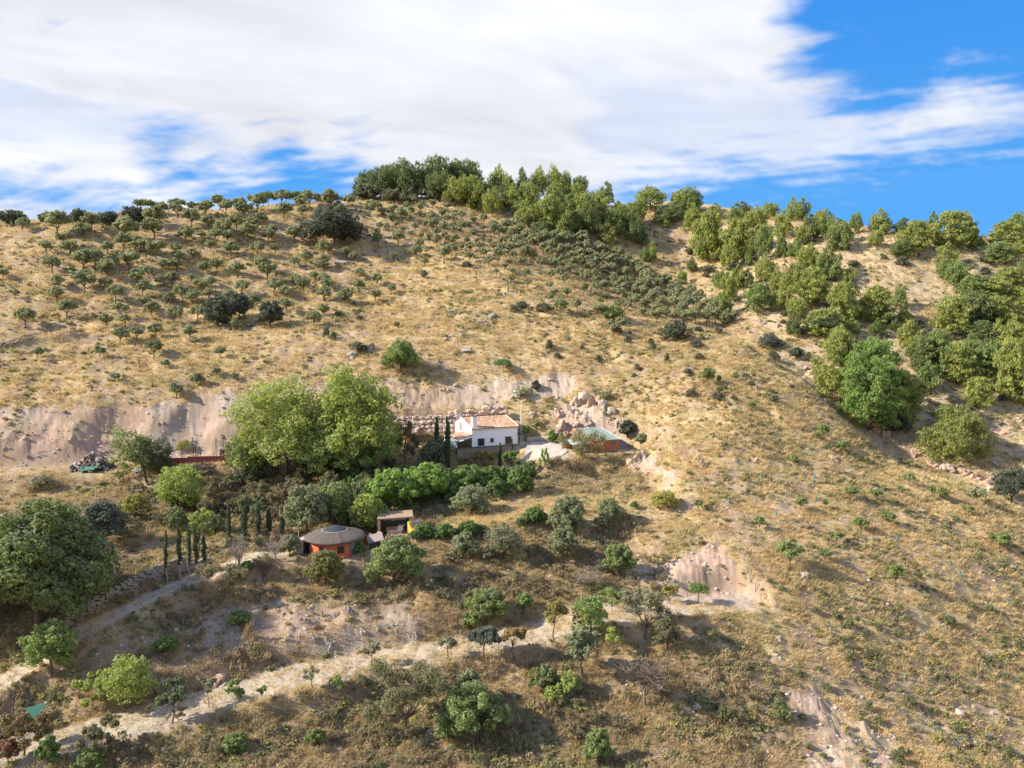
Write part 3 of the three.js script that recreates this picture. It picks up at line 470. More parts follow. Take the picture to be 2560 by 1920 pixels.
{ const R = rng(77); // the close-set part of the grove, where crowns run together
  const poly = [[1050, 560], [1300, 545], [1450, 590], [1700, 680], [1900, 760], [2000, 860], [2212, 920], [2480, 1080], [2560, 1150], [2300, 1150], [2050, 1080], [1750, 970], [1500, 870], [1300, 800], [1100, 680]];
  let k = 0, tries = 0; const taken = GROVE.slice(); while (k < 105 && tries++ < 4000) { const x = 1050 + R() * 1510, y = 545 + R() * 610; if (polyDist(x, y, poly) < 0 || taken.some(t => Math.hypot(t[0] - x, (t[1] - y) * 1.5) < 50)) continue; const t = [x, y, 62 + R() * 34]; taken.push(t); GROVE.push(t); k++; } }
for (const q of ORCHARD) { const [x, y, w] = Z1(q); const small = q[1] > 1200; plant('olive_tree', 'olive', small ? 'greyOlive' : 'olive', x, y, w * (small ? 1.0 : 1.0), w * 1.08, small ? 'small thin grey-green olive tree among dry grass just above the pink cut' : (q[2] > 104 ? 'broad' : q[2] > 84 ? 'round' : 'small') + (q[1] < 520 ? ' grey-green olive tree of the upper orchard terraces under the skyline trees' : q[1] < 800 ? ' grey-green olive tree in the middle of the hillside orchard' : ' grey-green olive tree at the orchard foot around the dark holm oaks'), 'olive tree', small ? 'young olives above the cut' : q[1] < 520 ? 'upper orchard olives' : q[1] < 800 ? 'middle orchard olives' : 'olives at the orchard foot', { nh: 5.5, nw: 6, variants: 7, hk: 1 }); }
for (const q of GROVE) { const x = 800 + q[0] / 2.458, y = 350 + q[1] / 2.458, w = q[2] / 2.458; plant('olive_tree', 'olive', 'olive', x, y, w * 1.12, w * 1.06, q[0] < 500 ? 'grey-green olive tree on the bare ridge between the orchard and the grove' : q[0] - 1050 > (q[1] - 560) * 2.6 ? 'grey-green olive tree of the close-set grove right under the pine wood' : 'grey-green olive tree spaced out along the open lower side of the grove', 'olive tree', q[0] < 500 ? 'olives on the ridge' : q[0] - 1050 > (q[1] - 560) * 2.6 ? 'olives under the pine wood' : 'olives of the open grove side', { nh: 5.5, nw: 6, variants: 7 }); }
// --- dark round trees along the skyline above the orchard
for (const [x, y, w, h, u] of [[75, 402, 150, 90], [290, 392, 110, 65], [385, 388, 80, 45], [490, 388, 100, 80], [670, 398, 140, 75], [820, 388, 140, 95], [895, 330, 150, 95, 1], [1085, 300, 130, 65, 1], [1650, 262, 120, 75, 1], [1760, 262, 150, 82, 1], [1830, 262, 90, 78, 1], [1970, 250, 80, 35]]) plant('skyline_tree', u ? 'umbrella' : 'broad', u ? 'pineDark' : 'oak', x / 2.458, 400 + y / 2.458, h / 2.458, w / 2.458, u ? 'dark rounded stone pine standing on the skyline behind the olive orchard' : 'dark evergreen tree with low round crown on the orchard skyline', u ? 'pine tree' : 'evergreen tree', u ? 'skyline pines' : 'skyline evergreens', { nh: u ? 6 : 4.5, nw: u ? 10 : 8, variants: 3, leaf: u ? {} : { n: 2000, size: .5 } });
// --- pines
const PINES_TOP = [[225, 352, 90, 60], [290, 352, 150, 120], [370, 352, 180, 130], [440, 348, 190, 120], [520, 342, 200, 140], [600, 340, 190, 150], [545, 345, 130, 130], [725, 305, 195, 150], [660, 325, 130, 120], [840, 305, 160, 130], [930, 305, 160, 140], [890, 268, 130, 180], [735, 378, 170, 130], [830, 402, 160, 130], [900, 412, 180, 120], [960, 432, 190, 120], [1020, 422, 150, 110], [1060, 472, 160, 110], [1090, 265, 95, 85], [1150, 305, 90, 70], [1240, 295, 110, 110], [1340, 295, 115, 85], [1440, 305, 125, 100], [1515, 265, 65, 60], [1595, 335, 110, 90], [1460, 355, 120, 130], [1560, 385, 110, 130]];
const PINES_WOOD = [[1190, 422, 130, 120], [1160, 372, 120, 90], [1280, 422, 140, 110], [1230, 482, 110, 100], [1280, 542, 160, 140], [1330, 492, 130, 110], [1400, 562, 190, 140], [1440, 502, 180, 130], [1490, 602, 170, 130], [1560, 462, 130, 120], [1620, 522, 170, 130], [1650, 602, 220, 120], [1720, 532, 180, 120], [1760, 375, 100, 90], [1700, 462, 130, 110], [1830, 602, 190, 130], [1900, 562, 150, 110], [1930, 642, 190, 110], [1950, 522, 130, 100], [1990, 662, 110, 70], [2040, 752, 110, 60], [1990, 752, 80, 60], [2030, 432, 120, 160], [2100, 522, 100, 90], [2130, 542, 60, 50], [2180, 482, 90, 110], [2190, 405, 80, 60], [1550, 592, 120, 110], [1760, 642, 120, 110], [1360, 602, 100, 100], [1840, 522, 120, 100]];
const PINES_HILL = [[100, 205, 120, 90], [160, 205, 120, 150], [310, 235, 75, 80], [480, 235, 80, 130], [650, 245, 85, 100], [790, 255, 115, 90], [850, 260, 120, 100], [560, 332, 130, 130], [440, 292, 120, 110], [180, 322, 140, 130], [70, 262, 80, 100], [270, 502, 240, 190], [450, 492, 200, 190], [610, 502, 180, 110], [730, 352, 130, 120], [720, 482, 120, 90], [860, 402, 100, 110], [900, 372, 130, 110], [990, 352, 140, 120], [960, 275, 70, 80], [1070, 442, 160, 160], [1110, 382, 100, 100], [1180, 325, 100, 80], [1330, 335, 125, 150], [1470, 335, 80, 130], [1300, 412, 80, 90], [1540, 452, 160, 180], [1650, 305, 90, 80], [1760, 422, 180, 250], [1870, 325, 80, 100], [1920, 432, 100, 110], [1460, 492, 100, 120], [1740, 532, 120, 150], [2100, 422, 130, 180], [2180, 355, 120, 130], [2190, 432, 90, 100], [2050, 522, 110, 180], [2160, 482, 80, 110], [170, 572, 80, 60], [110, 642, 80, 70], [400, 562, 130, 110], [520, 532, 90, 50], [390, 742, 140, 110], [340, 682, 100, 90], [450, 682, 130, 90], [510, 662, 90, 90], [620, 642, 130, 120], [690, 682, 120, 90], [810, 482, 100, 110], [880, 562, 130, 130], [1010, 622, 180, 160], [780, 702, 150, 130], [830, 662, 110, 150], [900, 782, 190, 180], [740, 812, 140, 120], [570, 832, 160, 150], [660, 782, 110, 90], [360, 852, 130, 120], [820, 862, 110, 120], [800, 962, 120, 100], [1100, 882, 200, 170], [1300, 882, 180, 190], [1450, 792, 120, 90], [1140, 642, 90, 90], [1730, 622, 110, 110], [1150, 952, 80, 120], [1310, 962, 90, 90], [1500, 1052, 150, 120], [1560, 1122, 150, 140], [1680, 1202, 220, 200], [1800, 1252, 200, 180], [1620, 1302, 150, 150], [1780, 962, 200, 220], [1900, 922, 180, 220], [2050, 902, 150, 200], [2000, 762, 130, 200], [1900, 762, 140, 180], [2120, 702, 130, 180], [2180, 642, 110, 140], [1820, 872, 120, 150], [1950, 1052, 150, 170], [2050, 1082, 180, 160], [2150, 1132, 200, 200], [2000, 1252, 200, 200], [2140, 1352, 300, 200], [1900, 1202, 170, 170], [1480, 902, 100, 100], [1420, 932, 80, 70], [2190, 802, 120, 120], [2200, 942, 140, 120], [1880, 1102, 120, 140], [980, 970, 140, 210]];
{ const R = rng(88), fill = (poly, n, gap, h0, h1) => { let k = 0, t = 0; while (k < n && t++ < 3000) { const x = 1600 + R() * 970, y = 550 + R() * 600; if (polyDist(x, y, poly) < 0) continue; const q = [(x - 1660) * 2.458, (y - 450) * 2.458]; if (PINES_HILL.some(p => Math.hypot(p[0] - q[0], p[1] - q[1]) < gap * 2.458)) continue; const h = (h0 + R() * (h1 - h0)) * 2.458; PINES_HILL.push([q[0], q[1], h, h * (.75 + .35 * R())]); k++; } };
  fill([[2260, 760], [2380, 700], [2560, 650], [2570, 1080], [2440, 1020], [2330, 1040], [2270, 960]], 7, 32, 52, 80); }
PINES_TOP.forEach(([x, y, h, w], i) => plant('pine_tree', i % 5 ? 'roundpine' : 'pine', i < 12 || i % 4 === 0 ? 'pineDark' : 'pine', 800 + x / 2.458, 350 + y / 2.458, h / 2.3, w / 1.9, 'dark olive-green pine of the clump crowning the hilltop', 'pine tree', 'hilltop pines', { nh: 9, nw: 8.5, variants: 4 }));
PINES_WOOD.forEach(([x, y, h, w], i) => plant('pine_tree', i % 4 === 2 ? 'roundpine' : 'pine', ['pine', 'pineMid', 'pine', 'pineMid', 'pine', 'pineDark'][i % 6], 800 + x / 2.458, 350 + y / 2.458, h / 2.1, w / 1.95, 'upright yellow-green pine in the wood above the olive grove', 'pine tree', 'pines above the grove', { nh: 9, nw: 7, variants: 6, leaf: { n: 3600 } }));
PINES_HILL.forEach(([x, y, h, w], i) => plant('pine_tree', w > 160 ? 'bigpine' : i % 3 === 1 ? 'roundpine' : 'pine', ['pine', 'pineMid', 'pine', 'pineDark', 'pine', 'pine', 'pineMid'][i % 7], 1660 + x / 2.458, 450 + y / 2.458, h / 1.95, w / 2.25, ['yellow-green', 'mid-green', 'yellow-green', 'dark green', 'yellow-green', 'yellow-green', 'mid-green'][i % 7] + (y < 340 ? ' bushy pine along the ridge line of the pale hillside' : y > 860 ? ' bushy pine in the thick wood at the foot of the pale hillside' : ' bushy pine standing on the open pale hillside across the gully'), 'pine tree', y < 340 ? 'ridge pines' : y > 860 ? 'pines of the thick wood' : 'pines of the open hillside', { nh: 8, nw: 7, variants: 6, leaf: w > 160 ? { n: 6500 } : { n: 3800 } }));

{ const R = rng(15); for (let k = 0; k < 26; k++) { const x = 890 + R() * 560, w = 34 + R() * 40; plant('hilltop_bush', 'shrub', 'pineDark', x, 482 + R() * 26 + Math.max(0, x - 1150) * .12, w * .62, w, 'dark green bush at the foot of the hilltop pine clump', 'bush', 'hilltop bushes', { nh: 3.4, nw: 5.5, variants: 4, leaf: { n: 1300, size: .36, cols: [[.16, .17, .06], [.12, .14, .05], [.20, .20, .08]] } }); } }

{ const R = rng(91), poly = [[250, 400], [700, 375], [1050, 520], [1300, 700], [1050, 770], [700, 660], [400, 570]]; let k = 0, t = 0; const got = [];
  while (k < 46 && t++ < 3000) { const x = 250 + R() * 1050, y = 375 + R() * 400; if (polyDist(x, y, poly) < 0 || GROVE.some(g => Math.hypot(g[0] - x, (g[1] - y) * 1.4) < 44) || got.some(g => Math.hypot(g[0] - x, (g[1] - y) * 1.4) < 44)) continue; got.push([x, y]); k++; const w = 15 + R() * 9; plant('olive_tree', 'olive', 'olive', 800 + x / 2.458, 350 + y / 2.458, w * 1.15, w, 'small pruned olive on the bare slope below the summit pines', 'olive tree', 'small olives below the summit', { nh: 5.5, nw: 6, variants: 7 }); } }
const KEEP = []; // places kept clear of grass: [x, z, radius]
// ---------------------------------------------------------------- stones and rocks
function rockGeo(seed, detail, rough, flatten = 1) { const g0 = new THREE.IcosahedronGeometry(1, detail), p = g0.attributes.position; for (let i = 0; i < p.count; i++) { const x = p.getX(i), y = p.getY(i), z = p.getZ(i), k = 1 + (vn3(x * 1.3 + seed * 9, y * 1.3, z * 1.3) - .5) * rough * 1.6 + (vn3(x * 3.1 + seed, y * 3.1 + 5, z * 3.1) - .5) * rough * .8; p.setXYZ(i, x * k, y * k * flatten, z * k); } g0.deleteAttribute('uv'); g0.computeVertexNormals(); return g0; }
const boulderGeos = [1, 2, 3, 4, 5, 6].map(s => rockGeo(s, 2, .42)), cragGeos = [11, 12, 13, 14].map(s => rockGeo(s, 2, .95)), slabGeos = [21, 22, 23, 24].map(s => { const R = rng(s), g = new THREE.BoxGeometry(1, 1, 1, 2, 2, 2), p = g.attributes.position; for (let i = 0; i < p.count; i++) { const x = p.getX(i), y = p.getY(i), z = p.getZ(i), k = .86 + .34 * vn3(x * 1.9 + s, y * 1.9, z * 1.9), c = 1 - .22 * Math.max(0, Math.abs(x) + Math.abs(y) + Math.abs(z) - .8); p.setXYZ(i, x * k * c, y * k * c, z * k * c); } g.deleteAttribute('uv'); g.computeVertexNormals(); return g; });
const rockTex = noiseTexture(256, 3, .55, 1, tileable((u, v) => fbm(u, v, 5) * 1.6 - .3, 10));
const stoneMats = [[.50, .38, .28], [.44, .34, .27], [.55, .43, .32], [.40, .29, .22], [.47, .40, .34]].map(c => std(...c, 1)), greyStones = [[.30, .26, .21], [.25, .215, .175], [.35, .30, .24], [.28, .25, .22]].map(c => std(...c, 1)), paleRocks = [[.50, .38, .28], [.46, .31, .22], [.40, .32, .25]].map(c => std(...c, 1));
function stone(parent, geos, mats, R, p, sx, sy, sz, name = 'stone') { const m = mesh(name, geos[Math.floor(R() * geos.length)], mats[Math.floor(R() * mats.length)], parent); m.position.copy(p); m.scale.set(sx, sy, sz); m.rotation.set((R() - .5) * .35, R() * .6 - .3 + (R() < .5 ? Math.PI : 0), (R() - .5) * .35); return m; }
const keep = (p, r) => KEEP.push([p.x, p.z, r]);
{ // retaining wall of big rounded boulders behind the house
  const A = P(940, 1084, 155.5), B = P(1258, 1078, 157.5), R = rng(31), t = thing('boulder_wall', 'retaining wall of big rounded pale boulders behind the white house', 'wall', A); keep(P(1100, 1080, 157), 1);
  const len = A.distanceTo(B), dir = B.clone().sub(A).divideScalar(len);
  for (let c = 0; c < 6; c++) { let s = R() * .6; while (s < len) { const f = s / len, topY = mix(2.7, 5.2, f * f), y = c * .86 + .25; const w = .7 + R() * R() * 1.6; if (y < topY + .3) stone(t, R() < .55 ? boulderGeos : cragGeos, stoneMats, R, V(dir.x * (s + w / 2), y + (dir.y * s) + (R() - .5) * .2, dir.z * s - c * .42 + (R() - .5) * .25), w * .60, .40 + R() * .24, .6, 'boulder'); s += w; } }
}
{ // dry stone wall above the track
  const q = [[165, 1586, 90.6], [190, 1572, 91.6], [271, 1530, 94.6], [380, 1482, 98.4], [461, 1452, 101], [530, 1428, 103]].map(a => { const p = P(...a); p.y = H(p.x, p.z + .5); return p; }), R = rng(32), t = thing('dry_stone_wall', 'long dry stone wall of grey slabs along the uphill side of the track', 'wall', q[0]); let n = 0;
  for (let c = 0; c < 9; c++) for (let i = 0; i < q.length - 1; i++) { const a = q[i], b = q[i + 1], L = Math.hypot(b.x - a.x, b.z - a.z), ang = Math.atan2(-(b.z - a.z), b.x - a.x); let s = R() * .5; while (s < L) { const w = .42 + R() * .62, f = s / L, hgt = (i === q.length - 2 ? 1.3 : 2.45); if (c * .27 < hgt && n < 298) { const p = a.clone().lerp(b, f); const m = stone(t, slabGeos, greyStones, R, V(p.x - q[0].x, p.y - q[0].y - .1 + c * .27 + R() * .06, p.z - q[0].z - c * .06 + (R() - .5) * .14), w * .88, .20 + R() * .12, .5); m.rotation.set((R() - .5) * .16, ang, (R() - .5) * .2); n++; } s += w; } }
}
{ // ruined terrace wall at the left edge of the orchard
  const R = rng(33), t0 = groundAt(0, 868), t = thing('ruined_wall', 'low ruined dry stone wall on the slope below the orchard', 'wall', t0); let n = 0;
  for (let k = 0; k < 46; k++) { const f = k / 45, g = groundAt(mix(-20, 155, f), mix(872, 822, f) + (R() - .5) * 8); if (!g) continue; for (let c = 0; c < 2; c++) stone(t, slabGeos, greyStones, R, g.clone().sub(t0).add(V((R() - .5) * .4, .1 + c * .3, (R() - .5) * .5)), .7 + R() * .5, .35, .6); }
}
function rocks(list, label, group, geos, mats, seed, name = 'rock') { const R = rng(seed); for (const [x, y, w, h] of list) { const g = groundAt(x, y); if (!g) continue; const D = -g.z, s = w * D / F / 2, m = top(name, geos[Math.floor(R() * geos.length)], mats[Math.floor(R() * mats.length)], label, 'rock', group); m.position.copy(g).add(V(0, -s * .12, 0)); m.scale.set(s * .8, (h || w * .6) * D / F / 2, s * .7); m.rotation.set((R() - .5) * .4, R() * 6.283, (R() - .5) * .4); } }
rocks([[1385, 1092, 34, 40], [1402, 1065, 40, 36], [1425, 1035, 36, 44], [1440, 1010, 30, 30], [1460, 1000, 40, 34], [1478, 1012, 26, 40], [1505, 1020, 30, 34], [1530, 1035, 34, 30], [1415, 1085, 30, 24], [1545, 1060, 26, 30], [1330, 1040, 24, 20], [1345, 1058, 30, 22], [1450, 1040, 44, 40], [1470, 1060, 34, 30], [1395, 1040, 24, 34], [1437, 1062, 26, 20]], 'jagged pink and cream crag of the rock face behind the driveway', 'crags behind the driveway', cragGeos, paleRocks.concat(stoneMats.slice(0, 1)), 41, 'crag');
rocks([[1210, 808, 34, 14], [1175, 822, 24, 12], [1232, 795, 30, 22], [1150, 838, 30, 14], [1130, 780, 40, 14], [1190, 782, 20, 12], [1005, 765, 10, 14], [925, 870, 40, 26], [1115, 850, 14, 12], [1095, 905, 12, 16], [1160, 870, 50, 14], [880, 892, 34, 22], [1020, 640, 18, 10], [1600, 640, 8, 6], [1290, 770, 20, 10], [860, 660, 60, 18], [180, 790, 16, 10]], 'grey rock showing through the golden grass above the house', 'rocks on the golden slope', cragGeos, [...greyStones, paleRocks[2]], 42);
rocks([[2020, 935, 24, 20], [2032, 948, 30, 24], [2015, 922, 16, 14], [2335, 1165, 40, 20], [2368, 1172, 44, 22], [2410, 1180, 50, 28], [2440, 1192, 36, 24], [2462, 1210, 40, 26], [2480, 1225, 34, 20], [2215, 1095, 34, 30], [2200, 1080, 22, 26], [2285, 1140, 20, 30], [2322, 1160, 16, 22], [2170, 1085, 18, 16], [2500, 1080, 60, 22], [2540, 1050, 30, 18], [2350, 1170, 26, 16], [2490, 1160, 40, 18], [1905, 808, 26, 16], [1945, 815, 20, 18], [2055, 1005, 24, 14], [2085, 1020, 24, 12], [2310, 995, 40, 20]], 'white and pink boulder in the bed of the dry gully', 'gully boulders', cragGeos, paleRocks, 43);
rocks([[1742, 1145, 20, 14], [1755, 1165, 16, 34], [1885, 1150, 22, 20], [1880, 1205, 26, 12], [2080, 1145, 34, 12], [2010, 1440, 30, 24], [2028, 1432, 20, 18], [2300, 1275, 22, 10], [2205, 1505, 28, 14], [2210, 1512, 24, 12], [2400, 1785, 46, 30], [2375, 1770, 18, 18], [2480, 1785, 14, 18], [2520, 1798, 18, 22], [1740, 1765, 34, 18], [1940, 1600, 30, 16], [1600, 1150, 40, 44], [1590, 1175, 30, 30], [1575, 1165, 24, 30], [2440, 1820, 16, 24], [2230, 1845, 24, 20], [2310, 1735, 12, 10], [2460, 1660, 16, 8], [1850, 1080, 16, 10], [1700, 980, 12, 8]], 'pale weathered rock lying on the grass slope of the lower right', 'rocks of the open slope', cragGeos, [...paleRocks, greyStones[2]], 44);
rocks([[415, 1700, 56, 24], [430, 1715, 60, 30], [375, 1690, 40, 22], [280, 1700, 50, 24], [550, 1700, 40, 28], [560, 1712, 30, 22], [600, 1670, 20, 30], [440, 1580, 20, 18], [395, 1545, 16, 14], [355, 1600, 16, 16], [350, 1555, 14, 12], [828, 1622, 20, 34], [590, 1640, 18, 26]], 'grey rock jutting from the broken bank above the lower terrace', 'rocks of the broken bank', cragGeos, [...greyStones, paleRocks[1], paleRocks[2]], 45);
rocks([[1052, 1820, 26, 16], [1075, 1830, 30, 18], [1110, 1838, 26, 16], [1130, 1840, 18, 18], [1060, 1850, 40, 16], [1090, 1858, 36, 14], [1120, 1868, 34, 12], [865, 1842, 12, 14], [905, 1850, 10, 18], [1045, 1870, 36, 16], [1100, 1876, 36, 14]], 'grey stone of the small heap under the sparse shrub', 'stones under the sparse shrub', boulderGeos, greyStones, 46);

{ const R = rng(48), L = []; for (let k = 0; k < 40; k++) { const x = R() * 900, f = R(), y = mix(1150, 1092, x / 900) - f * f * 70; L.push([x, y, 6 + R() * R() * 22, 5 + R() * 10]); } for (let k = 0; k < 16; k++) L.push([900 + R() * 520, mix(1000, 950, R()), 6 + R() * 16, 5 + R() * 8]);
  rocks(L, 'block of fallen stone on the face of the pale cut', 'fallen stones of the cut', cragGeos, [...stoneMats, greyStones[2]], 49); }
{ const R = rng(50), L = []; for (let k = 0; k < 34; k++) L.push([500 + R() * 560, mix(1515, 1610, R()), 6 + R() * R() * 24, 8 + R() * 18]); rocks(L, 'grey-white stone block standing out of the low rock face below the round house', 'blocks of the low rock face', cragGeos, [...greyStones, paleRocks[2], paleRocks[1]], 51); }
// ---------------------------------------------------------------- the white house
const whiteWall = new THREE.MeshStandardMaterial({ color: col(.88, .88, .88), roughness: .9, bumpMap: rockTex, bumpScale: .01 });
const tileCols = [[.56, .35, .21], [.63, .43, .28], [.46, .28, .17], [.68, .49, .34], [.38, .23, .14]], tileMat = vcol(.9), darkFrame = std(.03, .025, .02, .6), glass = new THREE.MeshStandardMaterial({ color: col(.035, .04, .035), roughness: .08 }), woodDoor = std(.14, .075, .04, .7), iron = std(.03, .03, .03, .6);
function wallShape(outline, holes, depth) { const s = new THREE.Shape(outline.map(p => new THREE.Vector2(...p))); for (const [x, y, w, h] of holes) { const q = new THREE.Path(); q.moveTo(x, y); q.lineTo(x, y + h); q.lineTo(x + w, y + h); q.lineTo(x + w, y); q.closePath(); s.holes.push(q); } return new THREE.ExtrudeGeometry(s, { depth, bevelEnabled: false }); }
// curved clay tiles laid in columns down a slope; x along the eave, from the lower edge up
function tiles(x0, x1, lo, hi, step, run, seed) { // lo, hi: [y, z] of the lower and upper edge
  const R = rng(seed), pos = [], cl = [], n = Math.round((x1 - x0) / step), len = Math.hypot(hi[0] - lo[0], hi[1] - lo[1]), m = Math.round(len / run);
  for (let i = 0; i < n; i++) for (let j = 0; j < m; j++) { const c = tileCols[Math.floor(R() * 5)], f = .8 + .4 * R(), xa = x0 + i * step, t0 = j / m, t1 = (j + 1.12) / m, S = 5, up = .03 * (1 - 0) ; const P4 = []; for (const t of [t0, Math.min(t1, 1)]) for (let k = 0; k <= S; k++) { const a = Math.PI * k / S; P4.push([xa + step / 2 - Math.cos(a) * step * .5, mix(lo[0], hi[0], t) + Math.sin(a) * .10 + (t === t0 ? .045 : 0), mix(lo[1], hi[1], t)]); } for (let k = 0; k < S; k++) { const a = P4[k], b = P4[k + 1], d = P4[S + 1 + k], e = P4[S + 2 + k]; pos.push(...a, ...b, ...d, ...b, ...e, ...d); for (let q = 0; q < 6; q++) cl.push(c[0] * f, c[1] * f, c[2] * f); } }
  return geoFrom(pos, null, cl);
}
function windowIn(parent, x, y, w, h, kind, name = 'window') { // set into the front wall (plane z = 0, facing +z)
  const f = mesh(name, join([box(w + .02, .09, .14, x + w / 2, y + .045, -.12), box(w + .02, .09, .14, x + w / 2, y + h - .045, -.12), box(.09, h - .18, .14, x + .045, y + h / 2, -.12), box(.09, h - .18, .14, x + w - .045, y + h / 2, -.12), box(.06, h - .18, .1, x + w / 2, y + h / 2, -.12)]), darkFrame, parent);
  mesh('pane', box(w - .1, h - .1, .03, x + w / 2, y + h / 2, -.17), kind === 'wood' ? woodDoor : glass, f);
  const bars = []; for (let k = 0; k <= 4; k++) bars.push(box(.025, h + .16, .025, x - .1 + (w + .2) * k / 4, y + h / 2, .16)); for (const yy of [y, y + h]) { bars.push(box(w + .25, .025, .025, x + w / 2, yy, .16)); for (const xx of [x - .1, x + w + .1]) bars.push(box(.025, .025, .2, xx, yy, .08)); } mesh('window_grille', join(bars), iron, f); return f;
}
{
  const C = P(1180, 1117.5, 148), a = 25 * Math.PI / 180, L = 9.65, W = 9, t = thing('white_house', 'small whitewashed farmhouse with clay tile roof and chimney beside the driveway', 'house', C, a);
  keep(C.clone().add(V(4, 0, -6)), 8);
  mesh('wall', wallShape([[0, 0], [L, 0], [L, 3.42], [0, 3.42]], [[1.23, .12, 1.35, 1.4], [3.86, .66, .66, .78], [7.0, .12, 1.3, 1.45]], .25).translate(0, 0, -.25), whiteWall, t);
  const gable = wallShape([[0, 0], [W - .26, 0], [W - .26, 3.86], [5.65, 4.98], [0, 3.5]], [[4.9, 2.5, 1.5, 1.5]], .25); gable.rotateY(Math.PI / 2); gable.translate(0, 0, -.253); mesh('wall', gable, whiteWall, t);
  const gr = wallShape([[0, 0], [W - .26, 0], [W - .26, 3.86], [5.65, 4.98], [0, 3.5]], [], .25); gr.rotateY(Math.PI / 2); gr.translate(L - .25, 0, -.253); mesh('wall', gr, whiteWall, t);
  mesh('wall', box(L - .52, 3.9, .25, L / 2, 1.95, -W + .13), whiteWall, t);
  mesh('floor', box(L - .5, .2, W - .6, L / 2, .1, -W / 2), std(.2, .16, .13), t);
  windowIn(t, 1.23, .12, 1.35, 1.4, 'glass'); windowIn(t, 3.86, .66, .66, .78, 'glass'); windowIn(t, 7.0, .12, 1.3, 1.45, 'wood', 'door');
  const sh = mesh('window', join([box(.1, 1.5, .09, .1, 3.25, -.25 - 4.96), box(.1, 1.5, .09, .1, 3.25, -.25 - 6.33), box(.1, .09, 1.3, .1, 2.56, -.25 - 5.65), box(.1, .09, 1.3, .1, 3.94, -.25 - 5.65)]), std(.22, .16, .11), t); mesh('shutter', box(.05, 1.34, 1.3, .1, 3.25, -.25 - 5.65), std(.30, .22, .15), sh);
  const roof = mesh('roof', join([box(L + .36, .12, 6.35, L / 2, 4.255, -2.8, 0, .249), box(L + .36, .12, 3.5, L / 2, 4.53, -7.55, 0, -.353)]), std(.45, .26, .15), t);
  const ti = mesh('roof_tiles', tiles(-.18, L + .18, [3.46, .33], [5.06, -5.85], .25, .40, 5), tileMat, roof); ti.userData.kind = 'stuff';
  const rd = []; const RR = rng(8); for (let k = 0; k < 26; k++) { const g = new THREE.CylinderGeometry(.17, .21, .42, 8, 1, false, 0, Math.PI); g.rotateZ(Math.PI / 2); g.rotateX(-Math.PI / 2); g.translate(-.05 + k * .385, 5.12 + RR() * .04, -5.9); rd.push(g); } mesh('ridge_tiles', join(rd), std(.46, .25, .15), roof).userData.kind = 'stuff';
  mesh('verge', box(.2, .16, 6.35, L + .09, 4.40, -2.8, 0, .249), std(.80, .62, .48), roof); mesh('verge', box(.2, .16, 6.35, -.09, 4.40, -2.8, 0, .249), whiteWall, roof);
  mesh('gutter', box(L + .3, .1, .12, L / 2, 3.36, .36), std(.55, .42, .33), t);
  const ch = mesh('chimney', box(.9, 2.35, .8, .75, 4.45, -.75), whiteWall, t); mesh('chimney_cap', join([box(1.0, .08, .9, .75, 5.82, -.75), box(.12, .2, .12, .4, 5.7, -.45), box(.12, .2, .12, 1.1, 5.7, -.45), box(.12, .2, .12, .4, 5.7, -1.05), box(.12, .2, .12, 1.1, 5.7, -1.05)]), std(.14, .11, .1), ch);
  // glazed lean-to at the gable
  const lw = 3.0; mesh('sunroom_roof', box(lw + .25, .12, 5.2, -lw / 2, 1.98, -2.5, 0, 0, .19), std(.5, .30, .17), t);
  const lt = tiles(-.1, 5.1, [1.72, -lw], [2.36, 0], .25, .4, 6); lt.rotateY(Math.PI / 2); mesh('sunroom_tiles', lt, tileMat, t).userData.kind = 'stuff';
  mesh('sunroom_fascia', box(lw, .34, .1, -lw / 2, 1.72, .06, 0, 0, .19), whiteWall, t);
  for (let k = 0; k < 4; k++) { const x0 = -lw + k * lw / 4, hh = mix(1.2, 1.62, (k + .5) / 4); const p = mesh('sunroom_window', join([box(.07, hh, .08, x0 + .035, hh / 2, 0), box(lw / 4, .07, .08, x0 + lw / 8, .035, 0), box(lw / 4, .06, .08, x0 + lw / 8, hh * .62, 0)]), darkFrame, t); mesh('pane', box(lw / 4 - .08, hh - .08, .02, x0 + lw / 8 + .02, hh / 2, -.01), new THREE.MeshStandardMaterial({ color: col(.06, .06, .03), roughness: .1 }), p); }
  mesh('sunroom_wall', join([box(.2, 1.2, W - 2, -lw + .1, .6, -(W - 2) / 2 - .1), box(lw, 1.6, .2, -lw / 2, .8, -W + 1.9)]), whiteWall, t);
  // stone basement with the store door
  const base0 = wallShape([[-lw, -4.4], [L, -4.4], [L, -.14], [-lw, -.14]], [[.55, -4.4, 1.75, 2.55]], .4); base0.translate(0, 0, -.33);
  mesh('basement_wall', base0, new THREE.MeshStandardMaterial({ color: col(.27, .225, .18), roughness: 1, bumpMap: rockTex, bumpScale: .05 }), t);
  mesh('basement_wall', join([box(.4, 4.2, W - .8, -lw + .2, -2.25, -W / 2 - .3), box(.4, 4.2, W - .8, L - .2, -2.25, -W / 2 - .3)]), std(.27, .225, .18, 1), t);
  mesh('store_door', box(1.75, 2.55, .08, 1.42, -3.12, -.26), std(.055, .035, .03, .8), t);
  mesh('floor_slab', box(L + lw + .3, .14, .7, (L - lw) / 2, -.07, -.12), std(.10, .09, .08), t);
}
